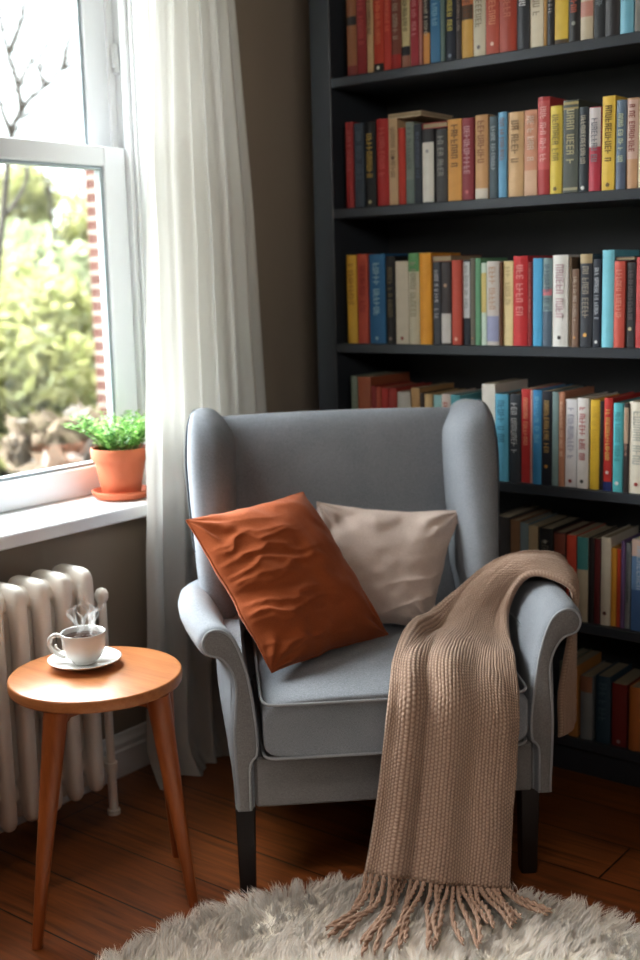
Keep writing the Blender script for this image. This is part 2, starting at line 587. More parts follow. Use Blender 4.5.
# ------------------------------------------------------------------ radiator
def build_radiator():
    base = np.array([-2.165, 1.46, 0.0])
    root = tag(empty('radiator', tuple(base)), 'off-white cast iron column radiator under the window sill', 'radiator')
    pitch, y_end = .0655, 1.800
    xf, xb = -2.097, -2.225
    secs = 12
    for k in range(secs):
        yc = y_end - k * pitch
        m = MB()
        hw = .0182
        depth = xf - xb
        for xc, hx in ((xf - .021, .021), ((xf + xb) / 2, .015), (xb + .021, .021)):
            rings = []
            for z, k_ in ((.080, .35), (.083, .62), (.090, .85), (.100, .97), (.115, 1), (.30, 1), (.50, 1), (.600, 1)):
                rings.append(superellipse(xc, yc, hx * k_, hw * k_, 2.6, 24, z))
            m.loft(rings)
        def header(zs):
            rings = []
            for z, f_, b_, sy in zs:
                x1, x0 = xf - f_, xb + b_
                rings.append(superellipse((x0 + x1) / 2, yc, (x1 - x0) / 2, hw * sy, 4.0, 36, z))
            m.loft(rings)
        header([(.560, .014, .014, .35), (.575, .006, .006, .75), (.588, .0005, .0005, .97), (.606, 0, 0, 1.02), (.617, .002, .002, 1.0), (.626, .006, .006, .93), (.633, .013, .013, .80), (.638, .024, .024, .55), (.6395, .036, .036, .25)])
        header([(.108, .03, .03, .3), (.116, .012, .012, .7), (.126, .003, .003, .92), (.15, .001, .001, .97), (.166, .003, .003, .9), (.178, .010, .010, .6), (.186, .02, .02, .3)])
        m.build('section', M['radiator'], root, True, shift=base, sharp=60)
    for zc, rr in ((.598, .027), (.146, .025)):
        MB().tube([(-2.161, y_end - pitch * (secs - 1) - .03, zc), (-2.161, y_end + .030, zc)], rr, 16).build('connecting_hub', M['radiator'], root, True, shift=base, sharp=50)
    for yc in (y_end - pitch * (secs - 1), y_end - pitch * 5):
        for xc in (xf - .02, xb + .02):
            MB().tube([(xc, yc, 0.0), (xc, yc, .03), (xc, yc, .09)], [.016, .013, .017], 14).build('foot', M['radiator'], root, True, shift=base, sharp=50)
    p = MB()
    px, py = -2.118, 1.852
    p.tube([(px, py, 0), (px, py, .012), (px, py, .013), (px, py, .11), (px, py, .111), (px, py, .135), (px, py, .136), (px, py, .545)],
           [.016, .016, .0115, .0115, .015, .015, .0105, .0105], 16)
    p.tube([(px, py, .54), (px, py, .548), (px, py, .556), (px, py, .566), (px, py, .575), (px, py, .579)], [.009, .014, .0165, .0165, .012, .004], 16)
    p.tube([(px, py, .123), (-2.145, py, .13), (-2.161, 1.835, .135), (-2.161, 1.815, .135)], .0115, 14)
    p.build('supply_pipe', M['radiator'], root, True, shift=base, sharp=50)
build_radiator()

# ------------------------------------------------------------------ bookcase
BX0, BX1, BYF, BYB = -2.10, -0.985, 2.70, 2.985
SHELF_Z = [2.20, 1.84, 1.49, 1.117, .762, .415, .10]
TH = .026
def build_bookcase():
    base = ((BX0 + BX1) / 2, (BYF + BYB) / 2, 0)
    root = tag(empty('bookcase', base), 'tall black open bookcase filled with rows of books behind the armchair', 'bookcase')
    for x0, x1 in ((BX0, BX0 + .068), (BX1 - .068, BX1)):
        MB().box(x0, x1, BYF, BYB, 0, 2.46, .002).build('side_panel', M['bookcase'], root, False, shift=base)
    MB().box(BX0 + .068, BX1 - .068, BYB - .012, BYB, .03, 2.46).build('back_panel', M['bookback'], root, False, shift=base)
    MB().box(BX0 - .01, BX1 + .01, BYF - .012, BYB, 2.46, 2.49, .003).build('top_board', M['bookcase'], root, False, shift=base)
    for z in SHELF_Z:
        MB().box(BX0 + .068, BX1 - .068, BYF + .002, BYB - .012, z - TH, z, .002).build('shelf', M['bookcase'], root, False, shift=base)
    MB().box(BX0 + .068, BX1 - .068, BYF + .02, BYF + .04, 0, .10 - TH, .001).build('plinth', M['bookcase'], root, False, shift=base)
build_bookcase()

# books ------------------------------------------------------------------
_bm = {}
def bmat(c, rough=0.5):
    key = tuple(int(x) for x in c)
    if key not in _bm:
        N = Nodes('book_cloth')
        v = N.coords()
        g_ = sum(key) / 3
        cc = rgb(*[(.88 * q + .12 * g_) * .95 for q in key])
        f = N.noise(v, 35, 3)
        f2 = N.noise(v, 500, 2)
        col = N.mix(f, tuple(x * .86 for x in cc[:3]) + (1,), tuple(min(1, x * 1.12) for x in cc[:3]) + (1,))
        p = N.bsdf(col, 0.48)
        N.bump(p, f2, .06, .0006)
        _bm[key] = N.m
    return _bm[key]

def add_glyphs(m, w, z0, z1, size, seed, yoff):
    """illegible title lettering running down the spine as small strokes"""
    r = random.Random(seed)
    z = z1
    hw = size * .5
    adv = size * .62
    while z - adv > z0:
        if r.random() < .16:
            z -= adv * .7
            continue
        zt, zb = z, z - adv * .78
        s = size * .15
        L = []
        # letter axis: width runs along -z, letter height along x
        L.append((-hw, hw, zt - s, zt))
        k = r.randrange(6)
        if k in (0, 1, 4):
            L.append((-hw, hw, zb, zb + s))
        if k in (0, 2, 4):
            L.append((hw - s, hw, zb, zt))
        if k in (1, 2, 5):
            L.append((-hw, -hw + s, zb, zt))
        if k in (3, 4, 5, 2):
            L.append((-s / 2, s / 2, zb, zt))
        for xa, xb, za, zb_ in L:
            m.add([(xa, yoff, za), (xb, yoff, za), (xb, yoff, zb_), (xa, yoff, zb_)], [(0, 1, 2, 3)])
        z -= adv
    return m

def spine_pts(w, bow, n=6):
    return [(-w / 2 + w * i / n, -bow * (1 - (2 * i / n - 1) ** 2)) for i in range(n + 1)]

def make_book(loc, w, h, d, color, title=None, bands=(), seed=0, hard=True, rz=0.0, lie=False, span=(.25, .85), emblem=None):
    root = empty('book', loc, rz)
    t = .0022 if hard else .001
    bow = min(.004, w * .12) if hard else .0012
    over = .003 if hard else 0.0004
    sp = spine_pts(w, bow)
    # cover: boards and spine as one bent shell
    outer = [(w / 2, d)] + [(x, y) for x, y in sp[::-1]] + [(-w / 2, d)]
    inner = [(-w / 2 + t, d)] + [(max(-w / 2 + t, min(w / 2 - t, x)), y + t) for x, y in sp] + [(w / 2 - t, d)]
    m = MB()
    n_o, n_i = len(outer), len(inner)
    loop = outer + inner
    n = len(loop)
    vs = [(x, y, 0) for x, y in loop] + [(x, y, h) for x, y in loop]
    fs = [(i, (i + 1) % n, (i + 1) % n + n, i + n) for i in range(n)]
    for zoff, flip in ((0, True), (n, False)):
        for i in range(n_o - 1):
            a, b = i, i + 1
            c_, e = n - 2 - i, n - 1 - i
            q = (a + zoff, b + zoff, c_ + zoff, e + zoff)
            fs.append(q[::-1] if not flip else q)
    m.add(vs, fs)
    cv = m.build('cover', bmat(color), root, False)
    pg = MB().box(-w / 2 + t, w / 2 - t, t + .0015, d - over, over, h - over)
    pg.build('page_block', M['pages'], root, False)
    for z0, z1, c in bands:
        b = MB()
        vs = []
        for zz in (z0 * h, z1 * h):
            vs += [(x, y - .0006, zz) for x, y in sp]
        k = len(sp)
        b.add(vs, [(i, i + 1, i + 1 + k, i + k) for i in range(k - 1)])
        b.build('spine_band', bmat(c), cv, True)
    if title:
        g = MB()
        size = min(w * .52, .02)
        add_glyphs(g, w, span[0] * h, span[1] * h, size, seed, -bow - .0012)
        if g.v:
            g.build('spine_title', bmat(title), cv, False)
    if emblem:
        zc, c = emblem
        rr = min(w * .2, .005)
        e = MB()
        e.add([(0, -bow - .0013, zc * h)] + [(rr * cos(a * pi / 6), -bow - .0013, zc * h + rr * sin(a * pi / 6)) for a in range(12)],
              [(0, 1 + a, 1 + (a + 1) % 12) for a in range(12)])
        e.build('spine_emblem', bmat(c), cv, False)
    if lie:
        root.rotation_euler = (0, pi / 2, 0)
    return root

def px_x(u, v, Y):
    """world X seen at image column u (row v) on the plane y=Y - used once to read the shelf out of the photograph"""
    d = fw + rt * ((u - 320) / F_PX) - up * ((v - 480) / F_PX)
    t = Y / d[1]
    return d[0] * t, CAM_H + d[2] * t

W_, K_ = (226, 222, 212), (34, 32, 34)
GOLD = (206, 172, 84)
# each row: left px, right px, top px, colour word, colour, title colour, bands, emblem
S1 = [
 (347, 356.5, -60, 'tan-brown', (150, 92, 52), None, [(.60, .70, (36, 26, 24)), (0, .12, (130, 40, 30))], None),
 (357, 366, -62, 'dark red', (150, 26, 28), (190, 70, 60), [], None),
 (367, 373, -56, 'cream', (196, 160, 116), (120, 84, 56), [], None),
 (374, 383.5, -64, 'orange-red', (196, 60, 34), (226, 120, 80), [(0, .10, (30, 24, 24))], (.05, W_)),
 (384, 391, -60, 'scarlet', (198, 52, 36), (230, 110, 80), [], None),
 (391.5, 401, -58, 'russet', (128, 66, 50), (170, 150, 130), [(0, .16, (170, 34, 30))], None),
 (401.5, 410, -66, 'straw', (206, 190, 140), (110, 96, 70), [(.14, .24, (40, 42, 48)), (0, .14, (160, 106, 84))], None),
 (410.5, 418.5, -58, 'crimson', (166, 36, 50), (214, 130, 130), [], None),
 (419, 422, -64, 'dusty pink', (176, 116, 106), None, [], None),
 (422.5, 430, -54, 'black and amber', (36, 36, 42), (190, 180, 160), [(0, .36, (216, 148, 74))], None),
 (430.5, 440, -62, 'blue', (52, 118, 164), (130, 180, 206), [], None),
 (440.5, 444.5, -50, 'teal-grey', (96, 120, 116), None, [], None),
 (445, 455.5, -64, 'navy', (34, 42, 60), (214, 196, 90), [], (.06, (120, 130, 150))),
 (456, 461.5, -58, 'dark brown', (62, 46, 44), (150, 130, 120), [], None),
 (462, 473, -60, 'mottled orange', (206, 112, 60), (120, 70, 40), [(0, .40, (216, 168, 80)), (.40, .55, (96, 72, 52))], None),
 (473.5, 485.5, -62, 'ivory', (214, 204, 182), (150, 136, 112), [], (.1, (120, 110, 110))),
 (486, 499, -58, 'brick red', (188, 70, 44), (226, 140, 100), [], (.12, (236, 190, 170))),
 (499.5, 516.5, -64, 'rust', (176, 62, 40), (206, 110, 80), [], None),
 (517, 529, -60, 'charcoal', (50, 52, 60), (222, 222, 222), [], None),
 (529.5, 543, -66, 'pale cream', (220, 208, 184), (160, 146, 120), [], None),
 (543.5, 546.5, -58, 'ochre', (190, 140, 70), None, [], None),
 (547, 554, -62, 'black', (30, 28, 30), (170, 160, 150), [], None),
 (554.5, 568, -60, 'yellow', (222, 186, 60), (160, 128, 50), [(0, .05, (80, 56, 20))], None),
 (568.5, 580, -66, 'black red-lettered', (34, 28, 28), (196, 86, 56), [], (.2, (150, 150, 140))),
 (580.5, 593, -62, 'beige picture-spined', (196, 180, 154), (90, 70, 60), [(.22, .36, (190, 130, 116))], None),
 (594, 604.5, -58, 'jet black', (36, 38, 42), (130, 140, 146), [], None),
 (605, 619.5, -66, 'black pink-lettered', (40, 34, 36), (190, 112, 104), [], None),
 (620, 633, -62, 'sky blue', (110, 176, 200), (70, 120, 150), [], None),
 (634.5, 645, -58, 'grey', (120, 118, 112), None, [], None),
]
S2 = [
 (346, 353.5, 122, 'red', (164, 40, 40), (190, 90, 84), [], None),
 (354.5, 364, 123, 'slate blue', (58, 70, 84), (90, 104, 120), [], None),
 (365, 376, 122, 'black gold-lettered', (30, 30, 32), (200, 164, 70), [], (.06, (200, 190, 140))),
 (377, 388.5, 119, 'bright red', (186, 40, 38), (210, 90, 80), [], None),
 (389, 397.5, 119, 'tan', (206, 172, 132), (150, 116, 84), [], (.55, (110, 76, 60))),
 (398, 405.5, 128, 'orange-red', (200, 54, 34), None, [], None),
 (406, 414, 122, 'grey-green', (130, 140, 130), (90, 100, 96), [(.0, .3, (110, 126, 120))], None),
 (414.5, 421.5, 124, 'ink blue', (38, 46, 58), (90, 100, 120), [], None),
 (422.5, 434, 129, 'white-banded black', (52, 50, 54), None, [(.01, .82, (214, 210, 200))], (.7, (150, 150, 150))),
 (436, 447, 129, 'dark grey', (74, 72, 72), (150, 146, 140), [], None),
 (448, 461.5, 119, 'mustard', (216, 152, 62), (120, 80, 40), [], None),
 (462, 473.5, 118, 'maroon', (150, 56, 66), (206, 150, 156), [], (.1, (210, 110, 110))),
 (475.5, 488, 115, 'sandy tan', (206, 156, 104), (150, 96, 62), [(0, .13, (216, 204, 190))], None),
 (489.5, 497.5, 116, 'dark teal', (70, 86, 94), (160, 170, 174), [], None),
 (498.5, 506.5, 112, 'light blue', (104, 164, 202), (140, 120, 120), [], None),
 (507.5, 523.5, 112, 'wide tan', (212, 172, 124), (150, 120, 84), [], None),
 (524.5, 537, 110, 'salmon', (206, 142, 110), (226, 196, 176), [(0, .3, (214, 172, 140))], None),
 (538, 549.5, 97, 'tall pink-lettered red', (184, 58, 60), (238, 176, 170), [(.26, .96, (206, 88, 86))], None),
 (550, 562, 106, 'lemon yellow', (226, 198, 72), (150, 130, 60), [], (.06, (120, 100, 50))),
 (563, 578, 100, 'olive-grey gilded', (80, 84, 76), (190, 180, 140), [(.95, .98, (170, 150, 96)), (.9, .92, (170, 150, 96)), (.03, .06, (170, 160, 130))], None),
 (579, 588, 107, 'midnight blue', (40, 50, 58), (190, 180, 160), [], (.05, (220, 220, 220))),
 (589, 600.5, 107, 'crimson and white', (186, 44, 66), (120, 120, 130), [(.53, .99, (206, 196, 196))], None),
 (602, 614.5, 96, 'tall yellow', (230, 190, 66), (110, 86, 30), [], (.06, (120, 90, 40))),
 (616, 625.5, 100, 'grey-blue', (96, 116, 136), (200, 206, 170), [(0, .3, (84, 96, 120))], None),
 (626.5, 637.5, 98, 'brown red-lettered', (196, 150, 112), (140, 56, 46), [(.33, .98, (206, 170, 156))], None),
 (638.5, 648, 98, 'cream', (222, 206, 170), None, [], None),
]
S3 = [
 (347.5, 357, 255, 'yellow', (222, 172, 52), (170, 120, 40), [], None),
 (358, 368, 254, 'red-orange', (196, 74, 48), (160, 34, 28), [], None),
 (369, 385.5, 254, 'wide blue', (40, 108, 156), (160, 196, 206), [], (.06, (150, 190, 206))),
 (386.5, 395.5, 256, 'black', (32, 30, 30), (120, 106, 70), [], (.06, (140, 120, 110))),
 (396, 408.5, 261, 'cream', (204, 192, 170), None, [], (.07, (150, 56, 46))),
 (409, 419.5, 253, 'green-topped cream', (200, 190, 164), (160, 150, 124), [(.80, 1.0, (96, 154, 96))], None),
 (420, 431.5, 253, 'orange', (234, 160, 40), None, [], None),
 (432, 440.5, 262, 'dark slate', (70, 72, 80), (190, 186, 190), [], None),
 (441.5, 451, 262, 'charcoal and white', (66, 58, 60), None, [(.02, .38, (206, 200, 196))], (.72, (190, 150, 120))),
 (452, 461.5, 260, 'brick red', (198, 78, 60), None, [], (.07, (230, 170, 150))),
 (462, 470, 260, 'white-labelled black', (40, 46, 58), (150, 150, 150), [(.32, .98, (206, 208, 210))], None),
 (470.5, 475, 258, 'taupe', (116, 110, 96), None, [], (.08, (170, 120, 80))),
 (475.5, 480.5, 258, 'green', (106, 166, 126), None, [], None),
 (481, 486.5, 263, 'aqua and yellow', (206, 226, 210), None, [(.4, .88, (216, 196, 120))], None),
 (487, 499, 261, 'lilac and cream', (214, 206, 200), (200, 160, 130), [(.05, .35, (160, 164, 200))], None),
 (499.5, 502, 262, 'dark amber', (110, 66, 36), None, [], None),
 (502.5, 513, 261, 'pale yellow', (234, 212, 156), (200, 176, 126), [], None),
 (513.5, 527.5, 256, 'bright red', (214, 46, 52), (240, 150, 146), [], None),
 (528, 532, 262, 'wine red', (150, 36, 40), (190, 100, 96), [], None),
 (533, 542, 258, 'sky blue', (72, 170, 220), None, [], None),
 (543, 552, 258, 'teal-grey', (130, 156, 160), (90, 110, 130), [(.58, .65, (210, 120, 130)), (0, .4, (90, 110, 130))], None),
 (552.5, 568, 255, 'white', (230, 228, 224), (206, 170, 180), [], (.1, (80, 80, 80))),
 (568.5, 571.5, 257, 'thin brown', (122, 98, 72), None, [], None),
 (572, 578.5, 269, 'brown', (140, 110, 92), (196, 176, 160), [], (.12, (206, 150, 90))),
 (580, 592, 254, 'tan-topped charcoal', (62, 66, 76), (170, 160, 146), [(.90, 1.0, (184, 160, 120))], (.13, (240, 180, 90))),
 (593, 600.5, 259, 'navy', (38, 44, 60), (190, 196, 206), [], (.06, (220, 220, 220))),
 (602, 613.5, 250, 'light cyan', (122, 204, 224), None, [], None),
 (614, 624.5, 261, 'coral red', (214, 88, 72), (236, 150, 130), [], None),
 (626, 635, 262, 'dark charcoal', (56, 52, 56), (110, 100, 104), [], (.22, (206, 190, 150))),
 (636, 648, 257, 'red', (190, 36, 38), None, [], None),
]
S4 = [
 (352, 358, 376, 'grey-green', (130, 140, 124), None, [], None),
 (359, 371.5, 377, 'tan-orange', (176, 92, 56), None, [], None),
 (372, 376.5, 386, 'maroon', (150, 44, 40), None, [], None),
 (377, 381.5, 387, 'rust', (190, 84, 56), None, [], None),
 (382, 388.5, 388, 'scarlet', (194, 48, 38), None, [], None),
 (389, 397, 388, 'brick red', (180, 58, 48), None, [], None),
 (398, 410.5, 392, 'grey-cream', (196, 188, 176), None, [], None),
 (411, 420, 388, 'tan', (190, 146, 92), None, [], None),
 (420.5, 424.5, 393, 'dark brown', (66, 50, 40), None, [], None),
 (425, 432.5, 394, 'sand', (206, 172, 120), None, [], None),
 (433, 441.5, 395, 'pale teal', (150, 196, 196), None, [], None),
 (442, 450.5, 394, 'red-flecked white', (226, 206, 196), (196, 80, 60), [], None),
 (451, 460.5, 395, 'teal', (86, 160, 170), None, [], None),
 (482, 495, 384, 'tall white', (226, 220, 210), None, [], None),
 (495.5, 508, 394, 'light blue', (96, 182, 214), (60, 130, 160), [], None),
 (509, 520.5, 394, 'dark slate', (60, 66, 74), (190, 190, 190), [], None),
 (521.5, 530, 389, 'red', (206, 50, 48), (236, 160, 120), [], None),
 (530.5, 532.5, 390, 'pale pink', (216, 160, 150), None, [], None),
 (533, 541.5, 390, 'blue', (64, 150, 204), (120, 190, 220), [], None),
 (542, 551.5, 391, 'black gold-lettered', (36, 38, 50), (190, 150, 80), [], (.2, (196, 140, 60))),
 (552, 558.5, 392, 'grey-teal', (130, 156, 156), None, [], None),
 (559, 564.5, 392, 'pale copper', (190, 130, 100), (226, 190, 160), [], None),
 (565.5, 576.5, 399, 'white', (222, 220, 222), (160, 160, 180), [], (.07, (150, 50, 40))),
 (577.5, 588.5, 398, 'white red-lettered', (224, 220, 216), (190, 80, 80), [], (.08, (80, 80, 80))),
 (590.5, 599.5, 400, 'yellow', (236, 196, 52), (220, 176, 50), [], None),
 (600, 603.5, 401, 'black', (40, 34, 34), None, [], None),
 (604, 612.5, 398, 'red blue-based', (210, 50, 44), (230, 196, 100), [(0, .1, (44, 60, 130))], (.2, (230, 220, 210))),
 (613.5, 623, 403, 'turquoise', (90, 196, 206), (60, 150, 160), [], (.1, (230, 230, 230))),
 (624, 628.5, 403, 'black and tan', (60, 52, 52), (200, 160, 140), [(.55, .95, (196, 176, 150))], None),
 (629.5, 646, 402, 'cream', (232, 224, 206), (190, 190, 180), [], (.1, (190, 80, 70))),
]
S5 = [
 (493, 499.5, 516, 'black', (36, 32, 36), None, [], None),
 (500, 509, 517, 'dark grey', (64, 58, 56), None, [], None),
 (510.5, 519.5, 520, 'brown', (136, 96, 62), None, [], None),
 (520, 528, 523, 'grey-blue', (120, 136, 140), None, [], None),
 (528.5, 537.5, 526, 'tan', (176, 152, 116), None, [(0, .6, (110, 70, 56))], None),
 (539, 552.5, 528, 'wide black', (36, 34, 34), (120, 116, 100), [], (.85, (180, 176, 160))),
 (554, 565, 532, 'dark maroon', (84, 40, 36), None, [(.75, .98, (140, 70, 50))], None),
 (566.5, 576, 535, 'red-orange', (212, 72, 46), None, [], None),
 (577, 588, 537, 'teal-topped cream', (190, 176, 150), None, [(.62, 1.0, (66, 140, 140))], None),
 (588.5, 594, 538, 'jet black', (40, 32, 32), None, [], None),
 (594.5, 600, 539, 'dark red', (110, 34, 36), None, [], None),
 (601, 610.5, 537, 'cream', (222, 214, 196), None, [], (.14, (110, 60, 50))),
 (611, 616.5, 548, 'amber', (234, 166, 50), None, [], None),
 (617, 620.5, 549, 'vermilion', (220, 76, 40), None, [], None),
 (621, 624.5, 541, 'purple', (120, 90, 140), None, [], None),
 (625, 630.5, 543, 'grey', (140, 146, 150), (90, 96, 104), [], None),
 (631.5, 650, 540, 'large blue', (76, 116, 172), (180, 200, 220), [(.82, 1.0, (214, 186, 172)), (.45, .82, (110, 150, 196))], None),
]
S6 = [
 (559, 567.5, 662, 'grey-green', (110, 116, 96), None, [], None),
 (568.5, 577.5, 665, 'ochre', (196, 128, 54), None, [], None),
 (580.5, 592, 676, 'grey', (130, 134, 136), None, [(.75, 1.0, (150, 96, 66))], None),
 (596, 610, 676, 'dark teal', (46, 74, 92), (80, 106, 120), [], None),
 (612, 626.5, 684, 'dark red', (134, 36, 32), None, [], (.08, (170, 150, 150))),
 (629, 640, 687, 'orange', (206, 116, 44), None, [], None),
 (641.5, 652, 688, 'brown', (120, 84, 60), None, [], None),
]
SHELF_NAME = ['top shelf', 'second shelf from the top', 'third shelf from the top', 'fourth shelf from the top', 'fifth shelf from the top', 'lowest shelf']
MIDV = [40, 160, 305, 430, 575, 715]
placed = {}
def stock(idx, rows):
    z = SHELF_Z[idx + 1]
    names = [r[3] for r in rows]
    last = -2.025
    out = []
    for i, (u0, u1, vt, cname, c, title, bands, emb) in enumerate(rows):
        yf = BYF + .014 + .008 * random.random()
        x0, _ = px_x(u0, MIDV[idx], yf)
        x1, _ = px_x(u1, MIDV[idx], yf)
        x0 = max(x0, last + .0006)
        last = x1
        _, ztop = px_x((u0 + u1) / 2, vt, yf)
        h = (.215 + .03 * random.random()) if idx == 0 else max(.12, ztop - z)
        d = min(.25, .62 * h + .02 * random.random() + (.02 if idx > 2 else 0))
        b = make_book(((x0 + x1) / 2, yf, z), x1 - x0, h, d, c, title, bands, seed=idx * 100 + i, hard=(i % 3 != 1),
                      span=((.3, .9) if i % 2 else (.4, .93)) if not emb else (.3, .9), emblem=emb)
        sh = SHELF_NAME[idx]
        if i == 0:
            lab = f'{cname} book, leftmost upright book on the {sh}'
        else:
            lab = f'{cname} book right of the {names[i-1]} book, {sh}'
        tag(b, lab, 'book', f'books on the {sh}')
        out.append((b, x0, x1, h))
    placed[idx] = out
for k, rows in enumerate((S1, S2, S3, S4, S5, S6)):
    stock(k, rows)

def lying(idx, i0, i1, thick, c, label, ydepth=.20, dy=0.0):
    r = placed[idx][i0:i1 + 1]
    top = SHELF_Z[idx + 1] + max(q[3] for q in r)
    xa, xb = r[0][1], r[-1][2]
    w_ = xb - xa
    b = empty('book', ((xa + xb) / 2, BYF + .018 + dy, top + .0004))
    t = .002
    MB().box(-w_ / 2, w_ / 2, 0, ydepth * .8, 0, t).box(-w_ / 2, w_ / 2, 0, ydepth * .8, thick - t, thick).box(-w_ / 2, -w_ / 2 + t, 0, ydepth * .8, t, thick - t).build('cover', bmat(c), b, False)
    MB().box(-w_ / 2 + t, w_ / 2 - .002, .002, ydepth * .8 - .002, t, thick - t).build('page_block', M['pages'], b, False)
    tag(b, label, 'book', f'books lying on the {SHELF_NAME[idx]}')
lying(1, 4, 7, .013, (214, 190, 156), 'thin cream book lying flat across upright books on the second shelf')
lying(1, 8, 9, .015, (176, 40, 42), 'red book lying flat on two dark books on the second shelf')
lying(2, 7, 8, .016, (150, 86, 52), 'brown book lying flat on two dark books, third shelf from the top')
lying(2, 27, 28, .010, (46, 40, 42), 'black book lying flat beside the light cyan book, third shelf')

# ------------------------------------------------------------------ armchair
CO = np.array([-1.333, 1.95, 0.0])
CR = np.array([.733, .680, 0.0]); CR /= np.linalg.norm(CR)
CB = np.array([-CR[1], CR[0], 0.0])
CROT = atan2(CR[1], CR[0])
def chair_pt(p):
    return CO + CR * p[0] + CB * p[1] + np.array([0, 0, p[2]])

def child_thing(name, base, label, cat, group=None):
    b = np.array(base, float)
    o = empty(name, tuple(chair_pt(b)), CROT)
    tag(o, label, cat, group)
    return o, b

def smooth_closed(pts, n):
    P = np.array(pts, float)
    m = len(P)
    ext = np.concatenate([P[-3:], P, P[:3]])
    t = np.linspace(0, m, n, endpoint=False) + 3
    return cr(ext, t)

def flare(y):
    return .056 * (sin(pi / 2 * min(1, y / .33)) if y < .33 else 1 - ((y - .33) / .285) ** 2)
def build_chair():
    root = tag(empty('armchair', tuple(CO + CB * .38), CROT), 'grey upholstered wingback armchair with rolled arms and dark wooden legs', 'armchair')
    sh = (0, .38, 0)
    # ---- arms
    prof = [(.302, .200), (.302, .250), (.300, .300), (.287, .318), (.284, .36), (.289, .42), (.297, .48), (.307, .525), (.320, .563),
            (.335, .588), (.357, .602), (.379, .602), (.395, .591), (.403, .570), (.398, .549), (.386, .537), (.362, .528), (.345, .503),
            (.338, .470), (.341, .42), (.345, .37), (.344, .29), (.342, .235), (.342, .200)]
    P = cr(np.array(prof), np.linspace(0, len(prof) - 1, 110))
    cen = np.array([.325, .42])
    def section(y, inset, sgn, flare):
        Q = P.copy()
        # inset along the local normal
        T = np.gradient(Q, axis=0)
        Nn = np.stack([-T[:, 1], T[:, 0]], 1)
        Nn /= np.linalg.norm(Nn, axis=1)[:, None] + 1e-9
        Q = Q + Nn * (-inset)
        zf = np.clip((Q[:, 1] - .2) / .4, 0, 1)
        Q[:, 0] += flare * zf
        up_ = .008 if sgn > 0 else 0
        return [(sgn * x, y, max(z, .200) + (up_ - .04 * max(0, (y - .33) / .28)) * min(1, max(0, (z - .44) / .1))) for x, z in Q]
    for sgn in (-1, 1):
        m = MB()
        ys = [0.004, .006, .010, .016, .024, .034, .08, .15, .22, .30, .38, .46, .54, .60, .615]
        ins = [.010, .006, .0035, .0015, .0004, 0, 0, 0, 0, 0, 0, 0, 0, .004, .015]
        rings = []
        for y, i_ in zip(ys, ins):
            rings.append(section(y, i_, sgn, flare(y) * (1 if sgn < 0 else .35)))
        if sgn < 0:
            rings = [r[::-1] for r in rings]
        m.loft(rings)
        m.build('arm', M['grey_fabric'], root, True, shift=sh, sharp=55)
        # front facing panel and its piping
        fp = [section(.001, .0105, sgn, 0), section(.0045, .0085, sgn, 0)]
        fp0 = section(.0000, .0125, sgn, 0)
        rr = [fp0, fp[0], fp[1]]
        if sgn < 0:
            rr = [r[::-1] for r in rr]
        pan = MB().loft(rr).build('front_panel', M['grey_panel'], root, True, shift=sh, sharp=50)
        pl = section(.0035, .0078, sgn, 0)
        MB().tube(pl, .0034, 8, caps=True).build('piping', M['piping'], pan, True, shift=sh)
    # ---- seat frame / apron
    MB().box(-.299, .299, .012, .64, .200, .312, .006).build('seat_frame', M['grey_panel'], root, True, shift=sh, sharp=40)
    # ---- seat cushion (cross sections from front to back)
    def cush():
        nx, rows = 96, []
        hx = .279
        for y, inset in ((-.020, .022), (-.0235, .012), (-.024, .006), (-.022, .002), (-.016, 0), (.0, 0), (.06, 0), (.15, 0), (.26, 0), (.38, 0), (.51, 0), (.53, .01)):
            ring = []
            cz, hz = .381, .063 - inset
            hxx = hx - inset * .8
            for k in range(nx):
                a = 2 * pi * k / nx
                ca, sa = cos(a), sin(a)
                x = hxx * math.copysign(abs(ca) ** (2 / 7), ca)
                zz = hz * math.copysign(abs(sa) ** (2 / 5.5), sa)
                crown = .022 * (1 - (x / hx) ** 2) * max(0, 1 - ((y - .24) / .32) ** 2) if sa > 0 else 0
                ring.append((x, y, cz + zz + crown * max(0, sa) ** .5))
            rows.append(ring[::-1])
        return MB().loft(rows)
    cu = cush().build('seat_cushion', M['grey_fabric'], root, True, shift=sh, sharp=70)
    for zc in (.4385, .3225):
        hx = .281
        pts = [(-hx, .50, zc), (-hx, .3, zc), (-hx, .08, zc), (-hx + .001, .02, zc), (-hx + .006, -.008, zc), (-hx + .02, -.0225, zc), (-hx + .05, -.0245, zc)]
        pts += [(x, -.0248, zc) for x in np.linspace(-.2, .2, 9)] + [(-p[0], p[1], p[2]) for p in pts[::-1]]
        MB().tube(cr(np.array(pts), np.linspace(0, len(pts) - 1, 90)), .0034, 8).build('piping', M['piping'], cu, True, shift=sh)
    # ---- backrest: stacked rounded sections
    rings = []
    dx = -.046
    for z, ih, w_, th in ((.300, 0, .325, .11), (.42, 0, .325, .115), (.55, 0, .325, .115), (.70, 0, .325, .11), (.82, 0, .327, .105), (.90, 0, .327, .10),
                      (.935, 0, .325, .092), (.952, 0, .320, .08), (.963, 0, .312, .062), (.969, 0, .30, .04), (.971, 0, .27, .018)):
        yf = np.interp(z, [.30, .42, .97], [.495, .505, .585])
        z -= .008 * max(0, (z - .8) / .17)
        hy = th * .4
        ybk = yf + .11
        ring = superellipse(dx * min(1, (z - .3) / .3), (yf + .044), w_, hy, 3.4, 72, z)
        # slight crown on the front face
        ring2 = []
        for x, y, zz in ring:
            bul = .016 * max(0, 1 - (x / .36) ** 2) * (1 if y < yf + .044 else 0)
            arch = .008 * (1 - (x / .4) ** 2) * max(0, (zz - .8) / .17)
            ring2.append((x, y - bul, zz + arch))
        rings.append(ring2)
